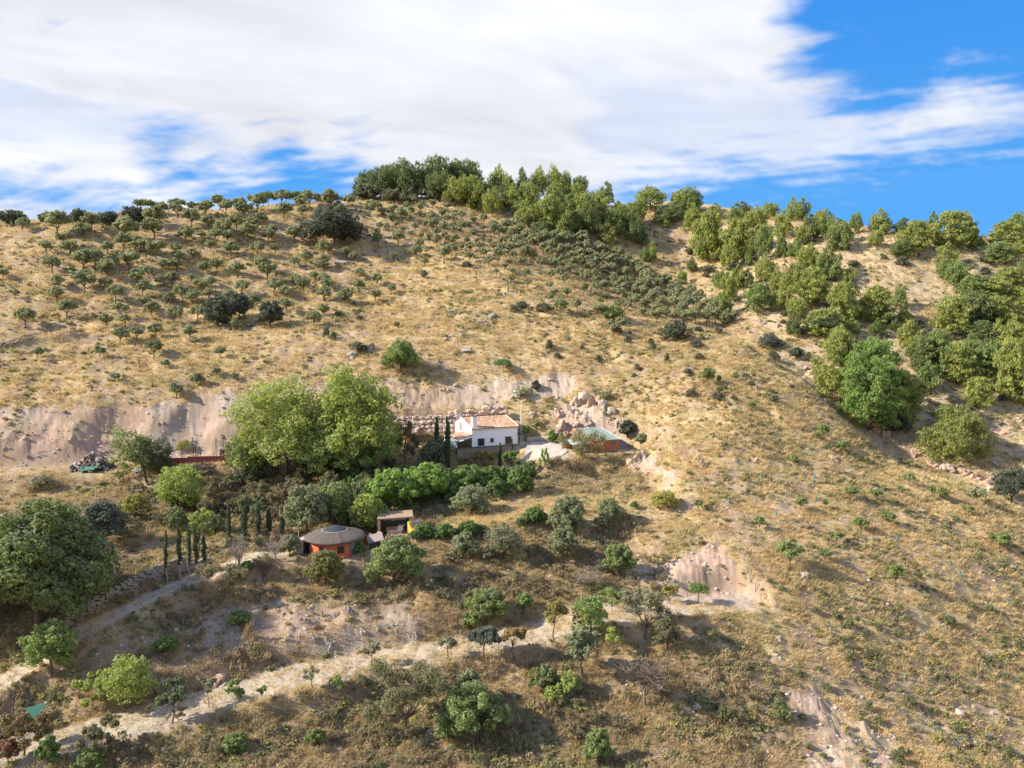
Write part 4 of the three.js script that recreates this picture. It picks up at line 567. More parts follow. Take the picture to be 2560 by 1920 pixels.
{ // steel pergola at the end wall
  const C = P(1297, 1116, 151), t = thing('pergola', 'small dark steel pergola at the end wall of the white house', 'pergola', C, .43);
  for (const [x, z] of [[.1, 0], [1.4, 0], [1.4, -2.6], [.1, -2.6]]) mesh('post', box(.09, 2.3, .09, x, 1.1, z), iron, t); mesh('beam', join([box(1.4, .09, .09, .75, 2.29, 0), box(1.4, .09, .09, .75, 2.29, -2.6), box(.09, .09, 2.5, .1, 2.29, -1.3), box(.09, .09, 2.5, 1.4, 2.29, -1.3)]), iron, t); for (let k = 1; k < 5; k++) mesh('slat', box(1.3, .04, .05, .75, 2.36, -k * .52), iron, t);
}
{ // paved driveway apron and its low kerb wall
  const ar = [[1316, 1120], [1328, 1104], [1370, 1103], [1395, 1108], [1412, 1116], [1420, 1128], [1405, 1140], [1372, 1152], [1330, 1160], [1308, 1166], [1312, 1140]].map(([x, y]) => groundAt(x, y)).map(g => [g.x, g.z]); const c = ar.reduce((s, p) => [s[0] + p[0] / ar.length, s[1] + p[1] / ar.length], [0, 0]);
  const pos = [], uv = [], idx = [], N = 10, M = 44, pt = (u, k) => { const f = k / M * ar.length, i = Math.floor(f) % ar.length, j = (i + 1) % ar.length, e = f - Math.floor(f), x = mix(ar[i][0], ar[j][0], e), z = mix(ar[i][1], ar[j][1], e); return [mix(c[0], x, u), mix(c[1], z, u)]; };
  for (let i = 0; i <= N; i++) for (let k = 0; k < M; k++) { const [x, z] = pt(i / N, k); pos.push(x, H(x, z) + .10, z); uv.push(x / 6, z / 6); } for (let i = 0; i < N; i++) for (let k = 0; k < M; k++) { const p = i * M + k, q = i * M + (k + 1) % M; idx.push(p, q, p + M, q, q + M, p + M); }
  struct('driveway', geoFrom(pos, idx, null, uv), new THREE.MeshStandardMaterial({ color: col(.62, .54, .44), roughness: 1, map: grainTex })); keep(V(c[0], 0, c[1]), 7);
  const k = thing('kerb_wall', 'low curved plastered kerb wall at the back of the driveway', 'wall'); const kw = [[1318, 1104], [1345, 1099], [1375, 1101], [1395, 1106], [1408, 1114]].map(([x, y]) => groundAt(x, y)); for (let i = 0; i < 4; i++) { const A = kw[i], B = kw[i + 1], d = B.clone().sub(A), m = box(Math.hypot(d.x, d.z) + .1, .9, .35, (A.x + B.x) / 2, (A.y + B.y) / 2 + .3, (A.z + B.z) / 2, Math.atan2(-d.z, d.x)); mesh('wall_segment', m, std(.60, .47, .36, 1), k); }
}
// ---------------------------------------------------------------- orange outbuilding with green metal roof
{
  const C = P(1481, 1138, 146), a = 24 * Math.PI / 180, L = 5.9, W = 7.5, t = thing('outbuilding', 'orange-red outbuilding with pale green metal roof at the end of the driveway', 'outbuilding', C, a), orange = new THREE.MeshStandardMaterial({ color: col(.42, .155, .075), roughness: .95, bumpMap: rockTex, bumpScale: .02 }), ochre = std(.62, .30, .12), greenRoof = std(.20, .27, .23, .6);
  keep(C.clone().add(V(1, 0, -4)), 6.5);
  mesh('wall', wallShape([[0, -1.2], [L, -1.2], [L, 2.66], [0, 2.66]], [[4.15, 1.75, .7, .62], [3.85, .1, 1.0, .62]], .22).translate(0, 0, -.22), orange, t);
  for (const x of [0, L - .22]) { const g = wallShape([[0, -1], [W - .25, -1], [W - .25, 4.02], [0, 2.7]], [], .22); g.rotateY(Math.PI / 2); g.translate(x, 0, -.225); mesh('wall', g, orange, t); }
  mesh('wall', box(L - .5, 5, .22, L / 2, 1.55, -W + .12), orange, t);
  for (const [x, y, w, h, p] of [[4.15, 1.75, .7, .62, 1], [3.85, .1, 1.0, .62, 0]]) { const f = mesh('window', join([box(w + .1, .08, .1, x + w / 2, y, -.02), box(w + .1, .08, .1, x + w / 2, y + h, -.02), box(.08, h - .08, .1, x, y + h / 2, -.02), box(.08, h - .08, .1, x + w, y + h / 2, -.02)]), p ? std(.2, .2, .2) : std(.6, .55, .5), t); mesh('pane', box(w - .08, h - .08, .03, x + w / 2, y + h / 2, -.12), p ? std(.18, .21, .24, .15) : std(.02, .015, .015), f); }
  const th = Math.atan2(1.36, 7.6), roof = mesh('roof', box(L - .1, .07, 8.1, L / 2 + .1, 3.43, -3.6, 0, th), greenRoof, t);
  for (let k = 0; k <= 8; k++) mesh('roof_rib', box(.09, .06, 8.1, .18 + k * (L - .16) / 8, 3.48, -3.6, 0, th), std(.40, .46, .42, .6), roof);
  for (let k = 0; k < 4; k++) mesh('roof_sheet', box(L / 4 - .12, .014, 8.08, .1 + (k + .5) * L / 4, 3.475, -3.6, 0, th), std(...[[.185, .235, .205], [.23, .275, .245], [.165, .215, .185], [.25, .295, .265]][k], .5), roof);
  mesh('verge', box(.16, .14, 8.0, L + .14, 3.46, -3.6, 0, th), std(.75, .70, .62), roof); mesh('ridge_edge', box(L + .2, .1, .12, L / 2, 4.16, -7.55), std(.7, .66, .58), roof);
  for (let k = 0; k < 5; k++) mesh('parapet_step', box(.30, .26, 1.52, -.12, 2.92 + k * .275, -.75 - k * 1.5), ochre, t);
  mesh('flue_pipe', (() => { const g = new THREE.CylinderGeometry(.07, .07, 1.2, 8); g.translate(L + .3, 4.3, -6); return g; })(), std(.25, .12, .08), t);
  // porch
  mesh('porch_roof', box(4.2, .08, 4.6, -2.15, 2.36, -2.1, 0, .06), std(.48, .56, .50, .6), t); mesh('porch_wall', box(4.0, 3.4, .2, -2.15, .6, -4.4), orange, t); mesh('porch_wall', box(1.9, 1.6, .2, -1.2, .1, -.1), orange, t); mesh('sill', box(2.0, .09, .3, -1.2, .95, -.05), std(.75, .72, .68), t);
  mesh('pillar', box(.38, 3.5, .38, -.42, .6, .06), std(.52, .21, .09), t); mesh('porch_post', box(.09, 2.6, .09, -4.1, 1.1, .1), std(.7, .68, .64), t); mesh('porch_window', box(1.5, .9, .05, -1.25, 1.5, -.15), std(.10, .13, .15, .2), t);
  mesh('plinth', box(L + 1.2, .5, .5, L / 2 - .6, -.55, .2), std(.58, .48, .40), t);
}
// ---------------------------------------------------------------- red round house with thatch
const thatch = (() => { const d = new Uint8Array(256 * 256 * 4), R = rng(3); for (let j = 0; j < 256; j++) for (let i = 0; i < 256; i++) { const v = clamp(.35 + .9 * (fbm(i * .35, j * .03, 3) - .35)), o = (j * 256 + i) * 4, q = Math.round(120 + 135 * v); d[o] = q; d[o + 1] = q; d[o + 2] = q; d[o + 3] = 255; } const t = new THREE.DataTexture(d, 256, 256); t.wrapS = t.wrapT = THREE.RepeatWrapping; t.repeat.set(24, 1); t.magFilter = THREE.LinearFilter; t.needsUpdate = true; return t; })();
const redWall = new THREE.MeshStandardMaterial({ color: col(.62, .15, .075), roughness: .9, bumpMap: rockTex, bumpScale: .02 }), yellowWall = new THREE.MeshStandardMaterial({ color: col(.68, .40, .07), roughness: .95 }), greyWood = std(.26, .22, .19, 1);
{
  const C = P(838, 1381, 107.2); C.y = H(C.x, C.z) - .05; const t = thing('round_house', 'round red-walled hut under a wide grey thatched roof with blue-grey cap', 'hut', C); keep(C, 4.4); t.scale.y = .84;
  const ring = new THREE.CylinderGeometry(3.45, 3.5, 3.1, 40, 1, true); ring.translate(0, 1.2, 0); mesh('wall', ring, redWall, t);
  const prof = [[3.3, 2.66], [3.9, 2.55], [4.16, 2.60], [4.24, 2.74], [4.16, 2.92], [3.85, 3.13], [3.1, 3.46], [2.2, 3.74], [1.55, 3.92], [1.3, 3.98]], lg = new THREE.LatheGeometry(prof.map(p => new THREE.Vector2(...p)), 72), lp = lg.attributes.position; for (let i = 0; i < lp.count; i++) { const x = lp.getX(i), z = lp.getZ(i), an = Math.atan2(z, x), n = (fbm(Math.cos(an) * 5 + 9, Math.sin(an) * 5 + 9, 3) - .5); lp.setXYZ(i, x * (1 + n * .05), lp.getY(i) + n * .22 + (vn(an * 30, i * .7) - .5) * .03, z * (1 + n * .05)); } lg.computeVertexNormals(); mesh('thatch_roof', lg, new THREE.MeshStandardMaterial({ color: col(.17, .14, .112), roughness: 1, map: thatch, bumpMap: thatch, bumpScale: .025 }), t);
  const band = new THREE.LatheGeometry([[1.9, 3.84], [1.85, 3.9], [1.35, 4.02], [1.3, 3.96]].map(p => new THREE.Vector2(...p)), 48); mesh('ridge_band', band, std(.22, .185, .145, 1), t);
  const cap = new THREE.LatheGeometry([[1.62, 3.86], [1.64, 3.95], [1.1, 4.22], [.55, 4.5], [.2, 4.6], [0, 4.62]].map(p => new THREE.Vector2(...p)), 32); mesh('roof_cap', cap, std(.04, .052, .065, 1), t);
  for (const [an, w, h, y, m] of [[1.92, .6, .85, 1.55, darkFrame], [1.12, .9, 1.1, 1.5, darkFrame]]) { const wn = mesh('window', box(w, h, .16, Math.cos(an) * 3.46, y, Math.sin(an) * 3.46, Math.PI / 2 - an), m, t); mesh('pane', box(w - .14, h - .14, .04, Math.cos(an) * 3.55, y, Math.sin(an) * 3.55, Math.PI / 2 - an), glass, wn); }
  for (const an of [.42, .62]) mesh('door_panel', box(.8, 2.1, .14, Math.cos(an) * 3.48, 1.4, Math.sin(an) * 3.48, Math.PI / 2 - an), std(.17, .19, .20, .8), t);
}
{ // plank shed leaning on it
  const C = P(757, 1388, 105.5); C.y = H(C.x, C.z); const t = thing('plank_shed', 'small grey plank shed with sloping board roof beside the round house', 'shed', C, -.1); keep(C, 1.5);
  mesh('roof', box(2.2, .08, 2.6, .1, 2.05, -.9, 0, 0, .22), std(.42, .35, .29, 1), t); for (let k = 0; k < 6; k++) mesh('plank', box(.9, .26, .06, -.42, .28 + k * .275, .1), std(...[[.40, .36, .32], [.33, .30, .27], [.45, .40, .35]][k % 3], 1), t); mesh('side_wall', box(.08, 2.0, 2, .1, .95, -.95), std(.10, .10, .11), t); mesh('beam', box(2, .12, .1, .05, 1.82, .25, 0, 0, .22), std(.30, .18, .10), t); mesh('back_wall', box(1.6, 1.9, .08, .2, .95, -1.95), greyWood, t);
}
{ // open-fronted bar hut
  const C = P(948, 1332, 112.5); C.y = H(P(985, 1332, 113).x, -113) - .02; const t = thing('bar_hut', 'open-fronted wooden garden bar with flat board roof above the round house', 'hut', C, .16); keep(C.clone().add(V(2.2, 0, -1)), 3.2);
  mesh('roof', box(5.2, .14, 3.4, 2.35, 2.62, -1.3, 0, .06, .03), std(.36, .25, .16, 1), t); mesh('fascia', box(5.2, .16, .06, 2.35, 2.48, .43, 0, 0, .03), std(.30, .20, .13), t);
  mesh('back_wall', box(4.7, 2.5, .12, 2.3, 1.2, -2.6), std(.15, .155, .14), t); mesh('side_wall', box(.5, 2.5, 2.4, -.05, 1.2, -1.3), std(.40, .22, .12), t); mesh('post', box(.3, 2.5, .3, 0, 1.2, .1), std(.55, .40, .24), t); mesh('post', box(.34, 2.6, .34, 4.55, 1.25, .1), yellowWall, t); mesh('side_wall', box(.14, 2.5, 2.4, 4.6, 1.2, -1.3), std(.32, .16, .07), t);
  mesh('shelf', box(3.8, .06, .5, 2.4, 1.5, -2.25), std(.2, .13, .08), t); mesh('counter', box(2.4, .95, .6, 2.2, .45, -1.2), std(.36, .22, .13), t);
  const R = rng(6); for (let k = 0; k < 9; k++) mesh('hanging_mug', box(.16, .18, .16, .9 + k * .32, 2.2, -.4), std(...[[.6, .5, .2], [.4, .45, .3], [.7, .65, .55]][k % 3]), t); for (let k = 0; k < 6; k++) mesh('crate', box(.4, .45, .35, .8 + k * .6, 1.75, -2.2), std(...[[.25, .3, .45], [.15, .35, .28], [.5, .5, .52]][k % 3]), t);
}
{ const C = P(985, 1338, 111); C.y = H(C.x, C.z); const t = thing('garden_sofa', 'grey-pink garden sofa standing in front of the bar hut', 'sofa', C, .2); mesh('seat', box(1.7, .4, .8, 0, .22, 0), std(.36, .27, .25), t); mesh('backrest', box(1.7, .7, .22, 0, .62, -.42), std(.36, .27, .25), t); for (const s of [-1, 1]) mesh('armrest', box(.2, .6, .8, s * .88, .3, 0), std(.33, .25, .23), t); }
bareShrub('bare_shrub', 1003, 1338, 32, 36, 'spiky dry grey plant in a pot in front of the bar hut', 'shrub', null, std(.45, .42, .40, 1), 90);
{ // water tote
  const C = P(1038, 1308, 114.5); C.y = H(C.x, C.z); const t = thing('water_tote', 'white plastic water tote in a wire cage beside the bar hut', 'water tank', C, .15); keep(C, 1); mesh('tank', box(1.3, 1.05, 1.05, 0, .72, 0), std(.62, .66, .72, .5), t); const b = []; for (let k = 0; k < 6; k++) { b.push(box(.03, 1.1, .03, -.66 + k * .264, .72, .55)); b.push(box(1.36, .03, .03, 0, .2 + k * .21, .55)); b.push(box(.03, .03, 1.1, .67, .2 + k * .21, 0)); } mesh('cage', join(b), std(.4, .42, .45, .5), t); mesh('pallet', box(1.35, .16, 1.1, 0, .1, 0), greyWood, t);
}
function curvedWall(name, label, pts, hs, thick, mat, capMat) { const q = pts.map(a => { const p = P(...a); p.y = H(p.x, p.z) - .2; return p; }), t = thing(name, label, 'wall', q[0]); const n = 14, pos = [], idx = []; const cv = new THREE.CatmullRomCurve3(q); for (let i = 0; i <= n; i++) { const p = cv.getPoint(i / n), d = cv.getTangent(i / n), f = i / n * (hs.length - 1), j = Math.min(hs.length - 2, Math.floor(f)), h = mix(hs[j], hs[j + 1], sm(f - j)), nx = -d.z, nz = d.x, l = Math.hypot(nx, nz); for (const [s, y] of [[1, 0], [1, h], [-1, h], [-1, 0]]) pos.push(p.x - q[0].x + nx / l * thick / 2 * s, p.y - q[0].y + y, p.z - q[0].z + nz / l * thick / 2 * s); } for (let i = 0; i < n; i++) for (let k = 0; k < 4; k++) { const a = i * 4 + k, b = i * 4 + (k + 1) % 4; idx.push(a, a + 4, b, b, a + 4, b + 4); } idx.push(0, 1, 2, 0, 2, 3, n * 4, n * 4 + 2, n * 4 + 1, n * 4, n * 4 + 3, n * 4 + 2); mesh('wall_body', geoFrom(pos, idx, null, null, true), mat, t); return t; }
curvedWall('garden_wall', 'wavy yellow garden wall with a niche left of the bar hut', [[912, 1334, 110.5], [925, 1338, 109.6], [940, 1332, 110.5], [948, 1326, 111.5]], [1.3, 1.9, 1.25, 1.6], .45, yellowWall);
curvedWall('garden_wall', 'curved yellow garden wall right of the bar hut', [[1022, 1330, 112], [1034, 1332, 111.2], [1048, 1336, 110.8], [1058, 1340, 110.6]], [2.2, 1.3, 1.9, 1.0], .45, yellowWall);
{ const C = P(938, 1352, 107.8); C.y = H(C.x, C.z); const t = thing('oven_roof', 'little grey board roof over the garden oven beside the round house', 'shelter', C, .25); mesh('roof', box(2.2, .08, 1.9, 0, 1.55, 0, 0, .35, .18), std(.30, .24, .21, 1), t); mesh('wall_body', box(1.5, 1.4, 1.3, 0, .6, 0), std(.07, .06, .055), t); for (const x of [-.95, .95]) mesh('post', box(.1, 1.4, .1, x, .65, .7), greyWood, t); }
{ const q = [[905, 1352], [930, 1350], [960, 1346], [1010, 1345], [1040, 1346], [1045, 1352], [960, 1360], [915, 1364]].map(([x, y]) => { const D = mix(106.5, 110, (1364 - y) / 20); return P(x, y, D); }); const pos = [], idx = []; const c = q.reduce((s, p) => s.add(p.clone().divideScalar(q.length)), V()); for (const p of [c, ...q]) pos.push(p.x, H(p.x, p.z) + .14, p.z); for (let i = 0; i < q.length; i++) idx.push(0, 1 + i, 1 + (i + 1) % q.length); struct('garden_patio', geoFrom(pos, idx), std(.60, .40, .22, 1)); }
{ const R = rng(2); [[776, 1316, 27], [802, 1318, 20], [822, 1314, 20], [858, 1312, 34], [747, 1350, 30], [880, 1322, 24]].forEach(([x, y, h]) => { const g = groundAt(x, y), m = top('fence_post', new THREE.CylinderGeometry(.06, .07, h * 115 / F + .4, 6), std(.45, .41, .36), 'pale wooden fence post on the bank behind the round house', 'post', 'posts behind the round house'); m.position.copy(g).add(V(0, h * 57 / F, 0)); m.rotation.z = (R() - .5) * .1; }); }
// ---------------------------------------------------------------- shed roof seen between the trees, picnic set
{ const C = P(900, 1126, 153), t = thing('garden_shed', 'long low shed with pale blue sheet roof half hidden by trees', 'shed', V(C.x, H(C.x, C.z), C.z), .05); keep(C, 8); for (let k = 0; k < 9; k++) mesh('roof_sheet', box(1.78, .06, 3.4, -7.4 + k * 1.82, 3.1, 0, 0, .12, 0), std(...[[.52, .66, .72], [.44, .60, .62], [.58, .70, .76]][k % 3], .5), t); mesh('wall', box(16, 2.8, .15, -.1, 1.4, -1.6), std(.20, .19, .14), t); for (const x of [-8, -4, 0, 4, 8]) mesh('post', box(.12, 2.9, .12, x, 1.45, 1.4), std(.2, .15, .1), t); }
for (const [x, l] of [[958, 'white garden chair at the shed end of the picnic place'], [972, 'white garden chair beside the brown-green tree']]) { const g = P(x, 1150, 148); g.y = H(g.x, g.z); const t = thing('garden_chair', l, 'chair', g, x); mesh('seat', box(.5, .06, .5, 0, .45, 0), std(.75, .75, .75), t); mesh('backrest', box(.5, .5, .05, 0, .72, -.24), std(.75, .75, .75), t); for (const [a, b] of [[-.22, -.22], [.22, -.22], [-.22, .22], [.22, .22]]) mesh('leg', box(.05, .45, .05, a, .22, b), std(.7, .7, .7), t); }
// ---------------------------------------------------------------- red garden wall, net, rubble heap
{
  const q = [[408, 1178, 144.5], [470, 1176, 145], [560, 1174, 145.6], [640, 1172, 146.2], [705, 1170, 146.6]].map(a => { const p = P(...a); p.y = H(p.x, p.z); return p; }), t = thing('red_wall', 'low dark red garden wall along the terrace edge', 'wall', q[0]); const rw = std(.20, .05, .04, .95);
  for (let i = 0; i < 4; i++) { const A = q[i].clone().sub(q[0]), B = q[i + 1].clone().sub(q[0]), d = B.clone().sub(A); mesh('wall_segment', box(Math.hypot(d.x, d.z) - .01, 1.5, .3, (A.x + B.x) / 2, (A.y + B.y) / 2 + .55, (A.z + B.z) / 2, Math.atan2(-d.z, d.x)), rw, t); } mesh('end_pillar', box(.5, 2.0, .5, 0, .7, .06), std(.48, .27, .19), t);
  const hut = P(566, 1160, 148.5); hut.y = H(hut.x, hut.z); const k = thing('pink_hut', 'small pink-walled hut with grey roof beside the red wall', 'hut', hut, .1); mesh('wall', box(2, 2.5, 1.6, 0, 1.1, 0), std(.50, .23, .17), k); mesh('roof', box(2.8, .1, 2.3, 0, 2.42, 0, 0, .1, .15), std(.38, .34, .32), k);
  const poles = [[455, 1166, 44], [484, 1170, 62], [490, 1172, 40], [541, 1160, 58], [559, 1158, 66], [575, 1166, 46], [502, 1174, 22], [536, 1172, 26]].map(([x, y, h]) => { const g = P(x, y, 147.5); g.y = H(g.x, g.z); const m = top('net_pole', new THREE.CylinderGeometry(.07, .08, h * 147 / F, 6), std(.07, .08, .085), 'dark thin pole holding the bird net over the red-walled garden', 'pole', 'net poles'); m.position.copy(g).add(V(0, h * 147 / F / 2, 0)); return g.add(V(0, h * 147 / F, 0)); });
  const P0 = P(428, 1142, 147), nets = [[P0, poles[1]], [poles[1], poles[3]], [poles[3], poles[4]], [poles[4], P(590, 1128, 148)]], parts = []; for (const [A, B] of nets) for (let r = 0; r < 5; r++) { const pts = []; for (let i = 0; i <= 6; i++) { const f = i / 6, p = A.clone().lerp(B, f); p.y -= Math.sin(f * Math.PI) * .7 + r * .45; p.z -= r * .1; pts.push(p); } parts.push(tube(pts, [.022], 3)); } for (const [A, B] of nets) for (let i = 1; i < 10; i++) { const f = i / 10, p = A.clone().lerp(B, f); p.y -= Math.sin(f * Math.PI) * .7; parts.push(tube([p, p.clone().add(V(.05, -1.8, -.4))], [.016], 3)); } top('bird_net', join(parts), std(.42, .45, .44, 1), 'sagging grey bird net hung between the dark poles', 'net');
}
{
  const C = P(233, 1176, 144); C.y = H(C.x, C.z); const R = rng(55), t = thing('rubble_heap', 'heap of broken wood and stone rubble on the terrace', 'rubble heap', C); keep(C, 4.5); const mats = [[.16, .12, .10], [.34, .29, .25], [.10, .085, .075], [.45, .40, .36], [.24, .17, .13]].map(c => std(...c, 1));
  const core = rockGeo(7, 2, .3); const cm = mesh('heap_core', core, mats[0], t); cm.scale.set(2.9, 1.9, 1.2); for (let k = 0; k < 190; k++) { const a = R() * 6.283, d = Math.sqrt(R()), x = Math.cos(a) * d * 4.5, z = Math.sin(a) * d * 2.3, y = Math.max(.1, 3.1 * (1 - Math.pow(d, 1.2))) + (R() - .4) * .25; const m = stone(t, R() < .6 ? slabGeos : boulderGeos, mats, R, V(x, y, z), .25 + R() * .5, .12 + R() * .2, .2 + R() * .35, 'rubble_piece'); m.rotation.set(R() * 2, R() * 6, R() * 1.4 - .7); }
  const tg = new THREE.PlaneGeometry(3.3, 1.5, 14, 8), tp = tg.attributes.position; for (let i = 0; i < tp.count; i++) tp.setZ(i, (fbm(tp.getX(i) * 1.3, tp.getY(i) * 1.3 + 4, 3) - .5) * .7); tg.rotateX(-.85); tg.rotateZ(.2); tg.translate(C.x + .4, C.y + .85, C.z + 2.2); tg.computeVertexNormals(); top('tarpaulin', tg, std(.03, .15, .095, .7, { side: THREE.DoubleSide }), 'crumpled green tarpaulin on the front of the rubble heap', 'tarpaulin');
  const bl = new THREE.PlaneGeometry(1.6, .9, 8, 6), bp = bl.attributes.position; for (let i = 0; i < bp.count; i++) bp.setZ(i, (fbm(bp.getX(i) * 2, bp.getY(i) * 2, 3) - .5) * .5); bl.rotateX(-1.0); const bg = groundAt(344, 1180); bl.translate(bg.x, bg.y + .35, bg.z); bl.computeVertexNormals(); top('blue_sheet', bl, std(.25, .38, .60, .6, { side: THREE.DoubleSide }), 'small blue plastic sheet under the leaning tree', 'sheet');
}
// ---------------------------------------------------------------- mast, water tank
{
  const C = P(1303, 1072, 156); C.y = H(C.x, C.z); const topY = P(1303, 1004, 156).y, hgt = topY - C.y, t = thing('lattice_mast', 'pale lattice mast with wind turbine head behind the house', 'mast', C); const pale = std(.55, .56, .60, .5), parts = [];
  for (const [x, z] of [[-.22, -.15], [.22, -.15], [0, .25]]) parts.push(tube([V(x, -.3, z), V(x * .7, hgt * .45, z * .7)], [.035], 4)); for (let k = 0; k < 7; k++) { const y = k * hgt * .45 / 7, y2 = (k + 1) * hgt * .45 / 7; parts.push(tube([V(-.22, y, -.15), V(.2, y2, -.15)], [.022], 3), tube([V(.22, y, -.15), V(0, y2, .22)], [.022], 3), tube([V(0, y, .25), V(-.2, y2, -.15)], [.022], 3)); } mesh('lattice', join(parts), pale, t);
  mesh('pole', tube([V(0, hgt * .4, 0), V(0, hgt, 0)], [.09, .07], 8), std(.75, .75, .76, .5), t); for (let k = 0; k < 3; k++) { const an = .5 + k * 2.094; mesh('rotor_blade', tube([V(0, hgt, .1), V(Math.cos(an) * 1.1, hgt + Math.sin(an) * 1.1, .15)], [.07, .03], 4), std(.8, .78, .74), t); } mesh('turbine_body', box(.22, .22, .7, 0, hgt, -.1), std(.8, .8, .8), t);
}
{ const C = groundAt(1293, 994), t = thing('water_tank', 'white round water tank on the slope above the house', 'water tank', C); const g = new THREE.CylinderGeometry(.75, .55, 1.3, 20); g.translate(0, .75, 0); mesh('tank', g, std(.66, .72, .80, .5), t); const l = new THREE.CylinderGeometry(.82, .82, .12, 20); l.translate(0, 1.46, 0); mesh('lid', l, std(.85, .85, .86, .5), t); }
{ const g = groundAt(1273, 1006), m = top('white_pipe', new THREE.CylinderGeometry(.09, .09, 1.2, 8), std(.8, .8, .78), 'short white upright pipe on the slope left of the mast', 'pipe'); m.position.copy(g).add(V(0, .5, 0)); }
// ---------------------------------------------------------------- corner at the foot of the track
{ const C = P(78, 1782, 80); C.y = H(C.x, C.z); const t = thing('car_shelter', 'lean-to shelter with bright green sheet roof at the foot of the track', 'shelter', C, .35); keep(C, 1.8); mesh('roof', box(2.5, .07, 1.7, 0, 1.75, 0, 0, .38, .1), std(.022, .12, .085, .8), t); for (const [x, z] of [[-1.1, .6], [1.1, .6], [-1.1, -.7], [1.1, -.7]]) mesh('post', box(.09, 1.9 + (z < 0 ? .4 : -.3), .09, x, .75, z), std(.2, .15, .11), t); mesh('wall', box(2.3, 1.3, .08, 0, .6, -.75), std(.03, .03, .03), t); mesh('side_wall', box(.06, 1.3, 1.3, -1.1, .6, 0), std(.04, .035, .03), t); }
{ // dark car, seen from behind, mostly outside the frame
  const C = P(-8, 1846, 77.5); C.y = H(C.x, C.z) + .02; const t = thing('parked_car', 'dark blue-black car parked at the corner beside the green shelter', 'car', C, 1.2); keep(C, 2.4); const paint = std(.015, .018, .028, .25);
  const prof = new THREE.Shape([[-2.0, .35], [-2.05, .75], [-1.85, .95], [-1.0, 1.02], [-.45, 1.42], [.9, 1.44], [1.65, 1.0], [2.05, .92], [2.1, .4]].map(p => new THREE.Vector2(...p))); const bg = new THREE.ExtrudeGeometry(prof, { depth: 1.5, bevelEnabled: true, bevelSize: .1, bevelThickness: .1, bevelSegments: 3 }); bg.translate(0, 0, -.75); mesh('body', bg, paint, t);
  for (const s of [-1, 1]) mesh('side_window', box(1.7, .3, .02, .15, 1.2, s * .862), glass, t); mesh('rear_window', box(.02, .42, 1.25, 1.36, 1.24, 0, 0, 0, .92), glass, t); mesh('windscreen', box(.02, .5, 1.25, -.78, 1.25, 0, 0, 0, -.92), glass, t);
  for (const x of [-1.3, 1.35]) for (const s of [-1, 1]) { const w = mesh('wheel', new THREE.CylinderGeometry(.32, .32, .22, 20).rotateX(Math.PI / 2).translate(x, .3, s * .78), std(.02, .02, .02), t); mesh('rim', new THREE.CylinderGeometry(.19, .19, .24, 14).rotateX(Math.PI / 2).translate(x, .3, s * .78), std(.4, .4, .42, .3, { metalness: .8 }), w); }
  for (const s of [-1, 1]) mesh('tail_light', box(.05, .14, .3, 2.13, .8, s * .55), std(.35, .02, .02, .3), t);
}
{ const q = [[1853, 1385], [1860, 1408], [1868, 1432], [1876, 1456], [1888, 1480], [1902, 1508]]; const ps = q.map(([x, y]) => { const g = groundAt(x, y), m = top('fence_post', new THREE.CylinderGeometry(.05, .05, 1.5, 6), std(.22, .22, .20), 'thin grey post of the wire fence down the edge of the pink cut', 'post', 'posts of the wire fence'); m.position.copy(g).add(V(0, .6, 0)); return g; }); const parts = []; for (let i = 0; i < 5; i++) for (let r = 0; r < 6; r++) parts.push(tube([ps[i].clone().add(V(0, .2 + r * .22, 0)), ps[i + 1].clone().add(V(0, .2 + r * .22, 0))], [.008], 3)); top('fence_wire', join(parts), std(.3, .33, .30), 'rusty wire netting strung between the grey fence posts', 'fence'); }
{ const R = rng(9); for (const [x, y] of [[1903, 1195], [2036, 1195], [2034, 1218], [1940, 1290], [1822, 1258], [1965, 1242], [2244, 1352], [2346, 1340], [2375, 1412], [2312, 1490], [2520, 1510], [2345, 1684], [2262, 1700], [2345, 1830], [2470, 1850], [2472, 1645], [2040, 1250], [1848, 1107], [2400, 1438], [2355, 1382], [2250, 1430], [2482, 1525]]) { const g = groundAt(x, y), m = top('tree_guard', new THREE.CylinderGeometry(.12, .14, .8, 8), std(.09, .22, .20, .8), 'small teal plastic tree guard on the open grass slope', 'tree guard', 'tree guards'); m.position.copy(g).add(V(0, .32, 0)); m.rotation.z = (R() - .5) * .3; } }
{ const R = rng(12); for (const [x, y, h] of [[870, 1195 - 290, 26], [380, 968, 18], [230, 978, 24], [348, 920, 26], [805, 930, 12], [1010, 598, 26], [1080, 590, 26], [985, 560, 24], [1112, 565, 30], [1062, 545, 22], [1190, 700, 40], [1270, 730, 28], [1292, 735, 26], [960, 540, 24], [1040, 620, 24]].slice(1)) { const g = groundAt(x, y), t = thing('bare_olive', 'leafless pruned olive stump standing on the bare slope', 'tree', g, R() * 6, 'pruned olive stumps'), hh = h * -g.z / F; mesh('trunk', join([limb(R, V(0, -.3, 0), V(.1, hh * .5, 0), .22, .16, .12), limb(R, V(.1, hh * .45, 0), V(hh * .3, hh, .1), .13, .05), limb(R, V(.1, hh * .45, 0), V(-hh * .3, hh * .9, -.1), .13, .05)]), barkMat, t); } }
